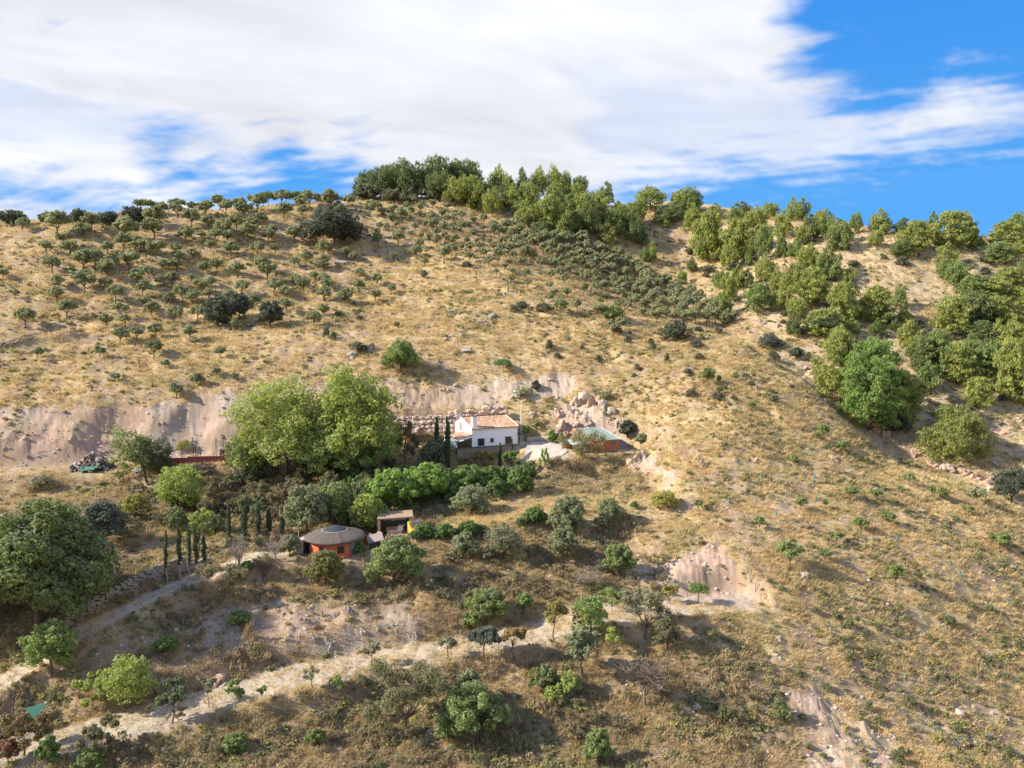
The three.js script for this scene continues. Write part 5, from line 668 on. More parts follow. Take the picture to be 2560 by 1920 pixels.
// ---------------------------------------------------------------- two people at the end of the house
function person(px, py, D, turn, label, shirt, legs, pose) {
  const C = P(px, py, D); C.y = H(C.x, C.z) + .11; const t = thing('person', label, 'person', C, turn), skin = [.45, .27, .19];
  const J = { hip: [0, .92, 0], chest: [0, 1.28, .02], neck: [0, 1.47, .0], head: [0, 1.61, .03] };
  const B = [[[0, .95, 0], [0, 1.32, 0], .125, .15], [[-.10, .93, 0], [.10, .93, 0], .11, .11], [[-.15, 1.38, 0], [.15, 1.38, 0], .065, .065], [[0, 1.4, 0], [0, 1.54, .01], .055, .05], [[0, 1.59, .015], [0, 1.67, .01], .085, .095]];
  for (const s of [-1, 1]) { const st = pose * s * .12; B.push([[s * .1, .9, 0], [s * .11, .5, st * .6 + .02], .085, .06], [[s * .11, .5, st * .6 + .02], [s * .11, .08, st], .055, .035], [[s * .11, .05, st], [s * .12, .03, st + .15], .04, .035], [[s * .18, 1.38, 0], [s * .25, 1.1, .02], .05, .04], [[s * .25, 1.1, .02], [s * .24, .86, .1 + pose * .05], .038, .028], [[s * .24, .86, .11], [s * .235, .79, .13], .034, .03]); for (let f = 0; f < 4; f++) B.push([[s * .235, .79, .105 + f * .018], [s * .232, .70 + Math.abs(f - 1.4) * .012, .12 + f * .018], .009, .008]); B.push([[s * .235, .82, .15], [s * .215, .77, .18], .011, .009]); }
  B.push([[0, 1.60, .10], [0, 1.585, .115], .016, .014]);
  const n = 64, mc = new MarchingCubes(n, new THREE.MeshBasicMaterial(), false, false, 60000); mc.isolation = 0; const S = 1.0, cy = .9; for (let k = 0; k < n; k++) for (let j = 0; j < n; j++) for (let i = 0; i < n; i++) { const x = (i / n * 2 - 1) * S, y = (j / n * 2 - 1) * S + cy, z = (k / n * 2 - 1) * S; let d = 9; for (const [a, b, r0, r1] of B) { const bx = b[0] - a[0], by = b[1] - a[1], bz = b[2] - a[2], tt = clamp(((x - a[0]) * bx + (y - a[1]) * by + (z - a[2]) * bz) / (bx * bx + by * by + bz * bz)), e = Math.hypot(x - a[0] - bx * tt, y - a[1] - by * tt, z - a[2] - bz * tt) - mix(r0, r1, tt), h = clamp(.5 + .5 * (d - e) / .03); d = mix(d, e, h) - .03 * h * (1 - h); } mc.field[i + j * n + k * n * n] = -d; }
  mc.update(); const cnt = mc.count, pos = mc.positionArray.slice(0, cnt * 3), cl = new Float32Array(cnt * 3); for (let i = 0; i < cnt; i++) { pos[i * 3] *= S; pos[i * 3 + 1] = pos[i * 3 + 1] * S + cy; pos[i * 3 + 2] *= S; const y = pos[i * 3 + 1], x = Math.abs(pos[i * 3]); const c = y > 1.49 || (x > .2 && y < 1.14) || (y < .52 && y > .07) ? skin : y > .95 ? shirt : y > .07 ? legs : [.05, .05, .05]; cl.set(c, i * 3); }
  mesh('body', geoFrom(pos, null, cl), vcol(.85), t); const hair = new THREE.SphereGeometry(.112, 16, 12, 0, 6.283, 0, 1.7); hair.translate(0, 1.67, -.012); mesh('hair', hair, std(.06, .04, .03), t);
}
person(1313, 1117, 149.6, .6, 'person in pale grey top and black shorts standing by the pergola post', [.52, .54, .56], [.02, .02, .025], 1);
person(1303, 1116, 150.2, -.6, 'person in yellow top and dark purple shorts beside the house wall', [.66, .46, .12], [.07, .04, .12], .3);
// --- single trees and shrubs that stand out, each placed by the foot it has in the photograph
const near = (name, kind, pal, px, py, hp, wp, label, category, o = {}) => plant(name, kind, pal, px, py, hp * 1.06, wp * (kind.includes('cypress') || kind === 'column' ? 1 : 1.14), label, category, o.group, { own: true, ...o, leaf: o.leaf && { ...o.leaf, n: Math.round(o.leaf.n * 1.5), size: o.leaf.size * 1.12 } });
const NL = (n, size, x = {}) => ({ leaf: { n, size, ...x } });
near('holm_oak', 'shrub', 'oak', 838, 612, 92, 165, 'large dark round holm oak on the bare slope beside the orchard', 'oak tree', NL(11000, .42, { gap: .2 }));
near('holm_oak', 'broad', 'oak', 547, 818, 72, 62, 'dark tall holm oak among the olives, nearest the bare orange strip', 'oak tree', NL(2600, .34));
near('holm_oak', 'broad', 'oak', 598, 798, 62, 50, 'dark slim-trunked holm oak between two darker evergreens in the orchard', 'oak tree', NL(2200, .34));
near('holm_oak', 'shrub', 'oak', 676, 818, 72, 72, 'dark low holm oak with crown reaching the ground at the orchard foot', 'oak tree', NL(3000, .32));
near('bush', 'shrub', 'broad', 1004, 932, 92, 98, 'mid-green round bush on the dry slope above the pink cut', 'bush', NL(4200, .26));
near('bush', 'umbrella', 'hedge', 1258, 932, 38, 50, 'small dark green flat-topped tree on the grass above the boulder wall', 'tree', NL(1400, .24));
// big trees left of the white house
near('broadleaf_tree', 'broad', 'lime', 715, 1205, 235, 240, 'wide yellow-green tree left of the white house, in front of the pink cut', 'tree', NL(17000, .27));
near('broadleaf_tree', 'broad', 'lime', 890, 1195, 262, 205, 'tallest leafy yellow-green tree beside the white house', 'tree', NL(15000, .30, { gap: .33 }));
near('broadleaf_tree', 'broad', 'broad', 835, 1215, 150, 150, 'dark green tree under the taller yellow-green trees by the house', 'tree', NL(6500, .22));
near('broadleaf_tree', 'loose', 'broad', 930, 1205, 130, 120, 'olive-green loose tree between the tall tree and the bright green garden trees', 'tree', NL(4200, .2));
near('broadleaf_tree', 'broad', 'oliveNear', 602, 1188, 108, 78, 'small leaning olive-green tree beside the red wall', 'tree', NL(3000, .2, { lean: .05 }));
near('broadleaf_tree', 'feather', 'russet', 1012, 1160, 100, 105, 'brown-green tree with layered branches in front of the pale blue shed roof', 'tree', NL(3200, .26, { cols: [[.14, .15, .04], [.20, .13, .05], [.10, .12, .03]] }));
near('olive_tree', 'shrub', 'greyOlive', 1090, 1180, 108, 88, 'dark grey-green olive beside the pair of cypresses', 'olive tree', NL(3600, .2));
near('cypress_tree', 'cypress', 'cypress', 1093, 1180, 132, 28, 'slim dark cypress of the pair left of the white house, nearer the trees', 'cypress', NL(2600, .2));
near('cypress_tree', 'cypress', 'cypress', 1119, 1180, 134, 28, 'slim dark cypress of the pair left of the white house, nearer the sunroom', 'cypress', NL(2600, .2));
near('cypress_tree', 'cypress', 'cypress', 1250, 1182, 74, 18, 'short dark cypress before the stone basement of the house', 'cypress', NL(1500, .2));
near('cypress_tree', 'cypress', 'cypress', 1279, 1178, 78, 14, 'thin dark cypress at the corner of the stone basement', 'cypress', NL(1300, .2));
// bright garden below the house
near('garden_tree', 'shrub', 'bright', 975, 1285, 135, 140, 'bright green leafy tree below the olive-green thicket', 'tree', NL(7000, .26, { gap: .33 }));
near('garden_tree', 'shrub', 'bright', 1065, 1262, 118, 140, 'bright green spreading tree below the cypress pair', 'tree', NL(6500, .26, { gap: .33 }));
near('garden_tree', 'shrub', 'hedge', 1172, 1240, 90, 100, 'dark green bush below the basement door of the house', 'bush', NL(4000, .22));
near('garden_tree', 'shrub', 'hedge', 1228, 1225, 70, 70, 'round dark green bush between the basement door and the driveway', 'bush', NL(2600, .22));
near('garden_tree', 'shrub', 'bright', 1296, 1232, 78, 76, 'green tree below the corner of the driveway', 'tree', NL(3200, .22, { cols: COL.hedge }));
near('garden_tree', 'loose', 'yellow', 1214, 1172, 48, 60, 'yellow-green climbing shrub against the stone basement wall', 'shrub', NL(1600, .2));
near('garden_tree', 'loose', 'autumn', 1172, 1190, 58, 55, 'yellowing leafy shrub beside the basement door', 'shrub', NL(1300, .2, { cols: [[.28, .22, .05], [.20, .20, .05], [.30, .18, .05]] }));
near('garden_tree', 'loose', 'hedge', 1282, 1195, 70, 52, 'dark green shrub growing up the basement corner', 'shrub', NL(1700, .2));
near('olive_tree', 'shrub', 'greyOlive', 1178, 1288, 84, 105, 'grey olive in the shade below the garden bushes', 'olive tree', NL(3600, .2));
near('yucca', 'feather', 'hedge', 1361, 1168, 44, 34, 'small spiky green yucca at the outer edge of the driveway', 'yucca', NL(700, .34, { aspect: .12, cols: COL.bright }));
near('bush', 'shrub', 'bright', 1380, 1108, 42, 22, 'bright green upright bush at the back of the driveway, the taller of two', 'bush', NL(1200, .24));
near('bush', 'shrub', 'hedge', 1398, 1110, 30, 26, 'dark green bush at the back of the driveway, the lower of two', 'bush', NL(1200, .2));
near('bush', 'shrub', 'yellow', 1313, 1085, 26, 30, 'yellow-green bush at the foot of the lattice mast', 'bush', NL(1000, .2, { cols: COL.lime }));
near('bush', 'shrub', 'yellow', 1340, 1070, 24, 26, 'yellow-green bush among the rocks right of the mast', 'bush', NL(900, .2));
near('bush', 'shrub', 'oak', 1569, 1094, 52, 46, 'round dark green bush behind the orange outbuilding', 'bush', NL(2400, .22));
near('bush', 'shrub', 'greyOlive', 1603, 1108, 26, 34, 'low grey bush on the slope beside the orange outbuilding', 'bush', NL(1000, .2));
near('acacia_tree', 'loose', 'yellow', 1455, 1152, 76, 118, 'thin yellow-green acacia in front of the orange outbuilding', 'tree', NL(2400, .17, { cols: [[.26, .25, .08], [.20, .21, .07], [.32, .27, .10]] }));
near('bush', 'shrub', 'greyOlive', 1515, 1000, 22, 40, 'small grey-green bush on top of the rocks above the outbuilding', 'bush', NL(900, .2));
near('bush', 'shrub', 'greyOlive', 1340, 980, 34, 26, 'dark scrubby bush at the right end of the pink cut', 'bush', NL(900, .2, { cols: COL.oak }));
near('bush', 'shrub', 'olive', 1308, 990, 22, 60, 'scrubby bush around the white water tank', 'bush', NL(900, .2));
// left edge
near('broadleaf_tree', 'shrub', 'broad', 90, 1572, 365, 380, 'huge leafy green tree on the bank above the track and dry stone wall', 'tree', NL(34000, .26, { gap: .30, tufts: 14, cols: [[.145, .20, .042], [.19, .25, .05], [.10, .145, .032], [.25, .285, .065]] }));
near('broadleaf_tree', 'broad', 'broad', -150, 1580, 330, 300, 'leafy green tree at the bank beside the huge tree, cut by the frame', 'tree', NL(12000, .26));
near('olive_tree', 'shrub', 'greyOlive', 258, 1368, 135, 130, 'dark grey-green olive touching the huge leafy tree', 'olive tree', NL(6000, .2, { cols: [[.12, .145, .08], [.16, .18, .11], [.09, .11, .055]] }));
near('tamarisk_tree', 'broad', 'oliveNear', 372, 1212, 138, 100, 'leaning feathery grey-green tree at the end of the rubble heap', 'tree', NL(3600, .2, { lean: -.45, gap: .36 }));
near('tamarisk_tree', 'broad', 'hedge', 398, 1200, 104, 84, 'dark green bushy tree beside the end of the red wall', 'tree', NL(3000, .2, { lean: -.1, cols: [[.10, .13, .04], [.14, .17, .05], [.08, .10, .03]] }));
near('bush', 'shrub', 'yellow', 348, 1112, 26, 24, 'small bright yellow bush against the pink cut', 'bush', NL(700, .18, { cols: [[.40, .36, .04], [.34, .32, .04]] }));
near('bush', 'shrub', 'lime', 462, 1128, 30, 46, 'small lime bush at the foot of the hollow in the cut', 'bush', NL(900, .2, { cols: COL.yellow }));
near('bush', 'shrub', 'yellow', 338, 1300, 78, 88, 'yellow-green rounded bush on the brown bank above the olive', 'bush', NL(2600, .18));
near('bush', 'broad', 'lime', 452, 1282, 120, 110, 'light green tree on the brown bank below the red wall', 'tree', NL(4600, .2));
near('bush', 'loose', 'lime', 498, 1375, 110, 70, 'sparse light green tree behind the row of young cypresses', 'tree', NL(1800, .2));
near('bush', 'shrub', 'olive', 105, 1225, 40, 70, 'straw-coloured spiky bush below the terrace path', 'bush', NL(1200, .2, { cols: COL.pale }));
for (const [x, y, h, w, l] of [[417, 1456, 128, 17, 'youngest slim cypress of the row above the track, at its lower end'], [450, 1450, 142, 20, 'second slim cypress from the lower end of the row above the track'], [474, 1446, 134, 18, 'third slim cypress from the lower end of the row above the track'], [492, 1442, 128, 22, 'fourth slim cypress from the lower end of the row above the track'], [512, 1434, 96, 18, 'short slim cypress at the upper end of the row above the track']]) near('young_cypress', 'column', 'cypress', x, y, h, w, l, 'cypress', { ...NL(900, .17), group: 'young cypress row', bark: paleBark });
for (const [x, y, h, w, l] of [[573, 1350, 92, 18, 'narrow cypress on the bank behind the bare grey shrubs'], [646, 1338, 78, 24, 'dark cypress of the pair on the bank above the thatched roof'], [674, 1332, 62, 24, 'lighter cypress of the pair on the bank above the thatched roof'], [706, 1336, 66, 20, 'dark cypress next to the feathery trees above the thatched roof'], [612, 1345, 80, 30, 'loose green cypress left of the cypress pair on the bank']]) near('young_cypress', 'cypress', 'cypress', x, y, h, w, l, 'cypress', { ...NL(1300, .18), group: 'bank cypresses' });
for (const [x, y, h, w, p, l] of [[768, 1345, 125, 92, 'greyOlive', 'feathery grey-green tree above the thatched roof, beside the fence posts'], [835, 1325, 118, 95, 'oliveNear', 'feathery olive-green tree directly above the thatched roof'], [895, 1290, 82, 80, 'greyOlive', 'feathery pale tree with brush-like shoots above the thatched roof'], [915, 1330, 92, 90, 'lime', 'light green leafy tree behind the yellow garden wall'], [868, 1305, 110, 60, 'hedge', 'dark green tree in the shade behind the feathery trees'], [955, 1325, 60, 60, 'broad', 'green bush behind the bar hut']]) near('garden_tree', w > 85 ? 'broad' : 'feather', p, x, y, h, w, l, 'tree', NL(w > 85 ? 4200 : 2800, .25));
bareShrub('bare_tree', 722, 1180, 108, 150, 'pale leafless tree in front of the wide yellow-green tree', 'tree', null, std(.27, .235, .20, 1), 240);
bareShrub('bare_shrub', 690, 1400, 70, 100, 'grey leafless shrub beside the garden shed', 'shrub', null, twigMat, 160);
bareShrub('bare_shrub', 598, 1440, 120, 70, 'grey leafless tree where the track meets the garden', 'shrub', null, twigMat, 120);
near('bush', 'shrub', 'greyOlive', 725, 1388, 62, 60, 'grey-green bush next to the wooden shed', 'bush', NL(2000, .18));
near('bush', 'shrub', 'hedge', 617, 1432, 36, 40, 'dark round bush at the top of the track', 'bush', NL(1200, .16));
bareShrub('bare_shrub', 660, 1452, 70, 110, 'tangle of dry dark twigs on the bank beside the orange-leaved tree', 'shrub', null, barkMat, 160);
// below the garden terrace
near('fruit_tree', 'shrub', 'yellow', 815, 1462, 100, 105, 'yellow-green leafy tree in front of the red round house', 'tree', NL(4600, .19, { cols: [[.24, .24, .04], [.30, .25, .05], [.16, .19, .035], [.20, .20, .04]] }));
near('olive_tree', 'shrub', 'oliveNear', 988, 1458, 136, 152, 'big full olive tree below the bar hut terrace', 'olive tree', NL(9500, .19));
near('olive_tree', 'shrub', 'greyOlive', 1158, 1396, 76, 74, 'small silvery olive below the clipped hedge', 'olive tree', NL(3000, .17));
for (const [x, y, h, w, l] of [[895, 1385, 34, 44, 'low bright green hedge bush beside the red round house'], [1058, 1348, 44, 62, 'clipped dark green hedge bush beside the yellow wall'], [1112, 1348, 46, 58, 'clipped dark green hedge bush, second from the yellow wall'], [1172, 1338, 42, 52, 'clipped dark green hedge bush, third from the yellow wall'], [1338, 1306, 44, 64, 'clipped dark green hedge bush beside the big grey olive']]) near('hedge_bush', 'shrub', 'hedge', x, y, h, w, l, 'bush', { ...NL(1900, .16), group: 'hedge bushes' });
near('shrub', 'shrub', 'pale', 1258, 1400, 104, 112, 'pale green-grey shrub between the hedge and the big grey olive', 'shrub', NL(3600, .17, { cols: [[.24, .25, .11], [.20, .22, .09], [.28, .27, .14]], gap: .36 }));
near('olive_tree', 'shrub', 'greyOlive', 1420, 1340, 116, 110, 'big grey olive at the edge of the grass strip', 'olive tree', NL(5600, .19));
near('shrub', 'shrub', 'pale', 1405, 1410, 115, 86, 'light green upright shrub in front of the big grey olive', 'shrub', NL(3400, .2, { cols: [[.27, .29, .11], [.22, .25, .08], [.32, .31, .15]] }));
near('olive_tree', 'shrub', 'greyOlive', 1524, 1318, 92, 82, 'hazy grey olive on the grass strip below the outbuilding', 'olive tree', NL(3000, .17, { gap: .36 }));
near('olive_tree', 'shrub', 'oliveNear', 1550, 1446, 106, 92, 'round green olive beside the pink earth cut', 'olive tree', NL(4600, .17));
near('bush', 'shrub', 'yellow', 1660, 1268, 40, 78, 'low yellow-green bush at the end of the grass strip', 'bush', NL(2200, .16));
near('bush', 'shrub', 'hedge', 1586, 1272, 22, 20, 'tiny upright green bush on the grass strip', 'bush', NL(500, .16));
// lower terrace
near('olive_tree', 'shrub', 'oliveNear', 1216, 1568, 118, 122, 'full green olive at the back of the lower terrace', 'olive tree', NL(6200, .17));
near('fruit_tree', 'fruit', 'yellow', 1386, 1598, 106, 74, 'yellow-leaved fruit tree on the lower terrace', 'tree', NL(1800, .17, { cols: [[.40, .30, .05], [.34, .28, .06], [.26, .26, .06]] }));
near('fruit_tree', 'broad', 'broad', 1476, 1590, 104, 84, 'green-leaved fruit tree with pale fruit colour on the lower terrace', 'tree', NL(2400, .16));
near('fruit_tree', 'fruit', 'lime', 1532, 1640, 84, 66, 'thin light green fruit tree at the edge of the lower terrace', 'tree', NL(700, .17));
near('fruit_tree', 'fruit', 'autumn', 1282, 1656, 110, 74, 'orange-leaved fruit tree on the lower terrace', 'tree', NL(1300, .16));
near('fruit_tree', 'umbrella', 'oak', 1210, 1644, 86, 92, 'dark green loquat tree with thin trunk beside the orange-leaved tree', 'tree', NL(1300, .22, { aspect: .5, cols: [[.09, .11, .06], [.14, .16, .09]] }));
near('fruit_tree', 'fruit', 'pale', 1118, 1652, 78, 62, 'thin pale fruit tree left of the loquat', 'tree', NL(500, .16));
near('olive_tree', 'olive', 'greyOlive', 1452, 1692, 132, 92, 'grey olive with visible stems at the lip of the lower terrace', 'olive tree', NL(3600, .17));
near('fruit_tree', 'umbrella', 'hedge', 1746, 1508, 56, 56, 'small dark ball-shaped tree at the far end of the lower terrace', 'tree', NL(1200, .18));
near('fruit_tree', 'fruit', 'yellow', 1672, 1510, 56, 50, 'small yellow-leaved tree near the end of the lower terrace', 'tree', NL(700, .17));
near('shrub', 'loose', 'pale', 1612, 1600, 138, 140, 'big pale straw-green shrub at the back of the lower terrace', 'shrub', NL(3600, .15, { cols: [[.27, .26, .12], [.23, .23, .10], [.32, .29, .16]] }));
near('shrub', 'shrub', 'oliveNear', 1668, 1626, 112, 78, 'brownish-green shrub beside the big pale straw-green shrub', 'shrub', NL(2200, .16, { cols: [[.17, .17, .06], [.20, .16, .07], [.13, .14, .05]] }));
bareShrub('bare_shrub', 1610, 1770, 160, 190, 'large grey leafless shrub below the lower terrace', 'shrub', null, std(.20, .155, .115, 1), 300);
bareShrub('bare_shrub', 1470, 1470, 60, 120, 'grey leafless bush below the round green olive', 'shrub', null, twigMat, 200);
// below the lower terrace
near('shrub', 'loose', 'oliveNear', 1020, 1842, 195, 205, 'tall sparse shrub with bare stems at the foot of the terrace', 'shrub', NL(5200, .14, { cols: [[.20, .20, .07], [.16, .17, .05], [.25, .22, .09]] }));
near('olive_tree', 'shrub', 'oliveNear', 1180, 1842, 162, 190, 'largest olive bush at the foot of the terrace beside the sparse shrub', 'olive tree', NL(10500, .17));
near('olive_tree', 'shrub', 'greyOlive', 1172, 1770, 122, 78, 'narrow grey olive shoot rising behind the largest olive bush', 'olive tree', NL(2600, .18));
near('bush', 'shrub', 'lime', 1360, 1722, 72, 86, 'soft light green bush on the bank of the lower terrace', 'bush', NL(2600, .18, { cols: [[.20, .23, .06], [.16, .19, .045]] }));
near('bush', 'shrub', 'yellow', 1422, 1735, 66, 70, 'bright yellow-green mastic bush beside the soft light green bush, upper lobe', 'bush', NL(2400, .15, { cols: COL.lime }));
near('bush', 'shrub', 'yellow', 1384, 1756, 52, 58, 'bright yellow-green mastic bush below its larger neighbour', 'bush', NL(1900, .15, { cols: COL.lime }));
near('olive_tree', 'shrub', 'oliveNear', 1494, 1912, 112, 78, 'green olive bush alone at the foot of the slope', 'olive tree', NL(3400, .16));
near('fruit_tree', 'fruit', 'hedge', 432, 1808, 122, 88, 'dark green fig tree with forked brown trunk on the lower terrace', 'tree', NL(1300, .19, { cols: [[.12, .16, .045], [.17, .20, .06], [.09, .12, .035]] }));
near('fruit_tree', 'broad', 'lime', 324, 1768, 124, 116, 'light yellow-green tree behind the fig tree', 'tree', NL(3200, .17));
near('fruit_tree', 'fruit', 'pale', 520, 1768, 92, 60, 'pale sapling with white trunk beside the fig tree', 'tree', { ...NL(360, .17), bark: paleBark });
near('fruit_tree', 'fruit', 'oliveNear', 588, 1788, 94, 60, 'small sapling with thin trunk standing on the bare terrace', 'tree', { ...NL(420, .17), bark: paleBark });
near('fruit_tree', 'fruit', 'pale', 778, 1726, 66, 52, 'small leafless-looking sapling on the terrace', 'tree', NL(220, .16));
near('fruit_tree', 'fruit', 'oliveNear', 655, 1752, 42, 26, 'tiny sapling in the middle of the bare terrace', 'tree', NL(220, .15));
near('fruit_tree', 'fruit', 'pale', 930, 1668, 74, 56, 'thin pale fruit tree under the rock face', 'tree', NL(380, .16));
near('fruit_tree', 'fruit', 'broad', 845, 1748, 60, 40, 'thin sapling at the edge of the bare terrace near the tall sparse shrub', 'tree', NL(300, .15));
near('fruit_tree', 'loose', 'lime', 235, 1772, 84, 88, 'yellowish spreading shrub left of the light yellow-green tree', 'shrub', NL(1500, .16));
near('broadleaf_tree', 'broad', 'broad', 128, 1690, 140, 122, 'green rounded tree beside the lower bend of the track', 'tree', NL(5000, .18));
near('shrub', 'loose', 'autumn', 60, 1890, 122, 130, 'russet and yellow shrub in the corner by the parked car', 'shrub', NL(2800, .16, { cols: [[.22, .17, .05], [.16, .16, .05], [.30, .18, .05]] }));
near('shrub', 'shrub', 'hedge', 122, 1912, 90, 60, 'dark green small tree below the russet shrub', 'shrub', NL(2000, .16));
near('shrub', 'shrub', 'russet', 20, 1905, 70, 70, 'dark red-brown shrub beside the russet and yellow shrub', 'shrub', NL(1600, .16));
near('shrub', 'loose', 'yellow', 250, 1895, 110, 96, 'tall yellow-brown weedy shrub on the front bank', 'shrub', NL(2200, .15, { cols: [[.24, .19, .06], [.20, .18, .06], [.18, .19, .06]] }));
near('shrub', 'shrub', 'oliveNear', 230, 1925, 72, 90, 'green broom bush in front of the yellow-brown shrub', 'shrub', NL(2400, .15));
near('shrub', 'shrub', 'oliveNear', 590, 1880, 56, 82, 'green spreading bush on the front bank below the terrace', 'shrub', NL(2400, .16));
near('shrub', 'shrub', 'oliveNear', 790, 1860, 44, 60, 'low dark green bush on the front bank left of the sparse shrub', 'shrub', NL(1400, .15));
near('shrub', 'shrub', 'oliveNear', 600, 1565, 46, 62, 'grey-green bush above the rock face', 'shrub', NL(1500, .16));
near('shrub', 'shrub', 'hedge', 418, 1632, 48, 66, 'dark green bush on the slope below the track', 'shrub', NL(1500, .16));
near('shrub', 'feather', 'autumn', 622, 1605, 44, 34, 'tall golden grass-like weed on the rock face', 'shrub', NL(600, .24, { aspect: .1, cols: [[.45, .32, .12], [.38, .26, .09]] }));
near('shrub', 'shrub', 'broad', 1310, 1530, 60, 46, 'green bush right of the full green olive', 'shrub', NL(1500, .16));
near('shrub', 'loose', 'broad', 1530, 1530, 60, 70, 'small green shrub above the green-leaved fruit tree', 'shrub', NL(1100, .16));
near('shrub', 'loose', 'pale', 560, 1500, 90, 120, 'straw-coloured thicket of weeds beside the track', 'shrub', NL(2200, .15, { cols: [[.26, .21, .09], [.20, .17, .07], [.30, .24, .11]] }));
// big pines and evergreens along the gully
near('pine_tree', 'bigpine', 'pineFresh', 2175, 1078, 222, 150, 'tall fresh green pine with two stems at the edge of the gully', 'pine tree', NL(16000, .42));
near('pine_tree', 'bigpine', 'pine', 2095, 1000, 170, 110, 'tall yellow-green pine left of the fresh green twin pine', 'pine tree', NL(9000, .42));
near('pine_tree', 'bigpine', 'pine', 2246, 1058, 128, 92, 'yellow-green pine right of the fresh green twin pine', 'pine tree', NL(7000, .42));
near('pine_tree', 'bigpine', 'pine', 2392, 1152, 128, 142, 'low yellow-green pine alone in the gully above the white rocks', 'pine tree', NL(9000, .38, { cols: [[.27, .30, .05], [.21, .25, .045], [.33, .34, .06]] }));
near('holm_oak', 'shrub', 'oak', 2530, 1256, 100, 108, 'dark round holm oak by the white rocks in the gully', 'oak tree', NL(5200, .2));
near('holm_oak', 'shrub', 'oak', 2250, 1082, 42, 62, 'dark low oak bush under the gully pines', 'bush', NL(2000, .2));
near('holm_oak', 'shrub', 'oak', 1925, 872, 42, 66, 'dark grey-green bush at the head of the gully', 'bush', NL(2000, .24, { cols: [[.11, .13, .085], [.14, .16, .10]] }));
near('holm_oak', 'shrub', 'oak', 1990, 898, 34, 40, 'dark bush further down the head of the gully', 'bush', NL(1300, .24));
near('pine_tree', 'umbrella', 'pineFresh', 2060, 850, 62, 84, 'deep green flat pine on the gully side above the dark bush', 'pine tree', NL(2600, .34, { cols: [[.12, .17, .03], [.09, .13, .025]] }));
near('olive_tree', 'fruit', 'olive', 2442, 1262, 44, 54, 'small leaning olive beside the white gully rocks', 'olive tree', NL(900, .2));
{ const g = groundAt(2375, 1042), t = thing('dead_tree', 'grey leafless dead tree leaning out of the gully wood', 'tree', g); mesh('branches', bareGeo(91, 6.5, 6, 70), std(.28, .25, .22, 1), t); t.rotation.z = -.35; }
near('bush', 'shrub', 'oliveNear', 1690, 850, 48, 80, 'dark bush in the hollow at the foot of the olive grove', 'bush', NL(2000, .26, { cols: COL.oak }));
near('bush', 'shrub', 'oliveNear', 1530, 800, 40, 66, 'olive bush at the lower corner of the grove', 'bush', NL(1600, .26));

// --- shrubs of the open slope right of the house: young olives and brush, read from the photograph
const Z3 = (x, y) => [1660 + x / 2.458, 900 + y / 2.458];
const YOUNG = [[1150, 860, 100, 90], [1300, 880, 90, 100], [1370, 1010, 110, 90], [1210, 1060, 110, 100], [1060, 1130, 90, 80], [770, 1290, 180, 190], [1420, 1390, 130, 150], [990, 1250, 110, 100], [585, 1050, 70, 100], [840, 920, 90, 80], [1090, 570, 110, 80], [980, 480, 90, 90], [1510, 770, 90, 80], [1710, 880, 90, 110], [2060, 1180, 150, 130], [1870, 960, 80, 70], [270, 160, 110, 120], [345, 215, 60, 60], [540, 310, 70, 60], [990, 920, 50, 70], [1650, 850, 50, 90], [1460, 830, 70, 60], [1500, 660, 60, 50], [1240, 640, 60, 50], [1180, 610, 60, 40], [940, 490, 60, 50], [440, 140, 50, 70], [340, 150, 40, 60], [210, 930, 70, 80], [800, 640, 70, 60], [1790, 1000, 60, 50], [1000, 560, 60, 50], [720, 390, 30, 50]];
for (const [x, y, w, h] of YOUNG) { const [a, b] = Z3(x, y); plant('young_olive', 'olive', 'olive', a, b, h / 2.458, w / 2.458, 'young bushy olive on the open grass slope right of the outbuilding', 'olive tree', 'young olives on the open slope', { nh: 2.6, nw: 2.8, variants: 5, leaf: { n: 1100, size: .19, cols: COL.oliveNear } }); }
const Z4 = (x, y) => [1660 + x / 2.458, 1320 + y / 2.458];
const BRUSH = [[1140, 620, 80, 80], [1440, 670, 80, 60], [1750, 600, 120, 80], [2180, 760, 60, 110], [2000, 830, 60, 60], [1510, 1110, 110, 110], [1260, 1130, 70, 90], [1320, 1210, 80, 70], [720, 1180, 150, 170], [370, 1180, 120, 110], [830, 920, 90, 70], [1000, 1000, 90, 60], [930, 530, 70, 60], [1130, 820, 60, 60], [1300, 980, 60, 50], [1430, 1440, 110, 100], [980, 1420, 70, 50], [1700, 940, 50, 40], [1460, 1400, 60, 80], [850, 1190, 70, 70], [1240, 670, 50, 40], [1310, 620, 60, 50], [1890, 500, 70, 60], [2170, 490, 50, 60], [2000, 520, 70, 60], [1490, 570, 80, 50], [730, 390, 60, 40], [650, 340, 50, 40], [970, 410, 60, 40], [1110, 700, 60, 50], [1180, 750, 50, 40], [1800, 1260, 80, 60], [2120, 1400, 90, 80], [1900, 920, 60, 60], [890, 1360, 60, 50], [230, 1400, 40, 40], [70, 1280, 40, 40], [950, 880, 60, 40], [1240, 800, 60, 50], [1630, 690, 60, 50], [1080, 560, 50, 40], [2090, 720, 50, 40], [1930, 1010, 70, 50], [1960, 700, 50, 40], [1450, 500, 50, 40], [1560, 300, 40, 30], [1670, 310, 40, 40], [2100, 250, 60, 50], [2210, 360, 50, 50], [1850, 460, 40, 40]];
for (const [x, y, w, h] of BRUSH) { const [a, b] = Z4(x, y); plant('scrub_bush', 'shrub', 'oliveNear', a, b, h / 2.458, w / 2.458, 'small wild green bush on the sunny grass slope of the lower right', 'bush', 'bushes of the sunny slope', { nh: 2, nw: 2.4, variants: 5, leaf: { n: 700, size: .16, cols: [[.19, .21, .06], [.15, .18, .05], [.24, .24, .08]] } }); }
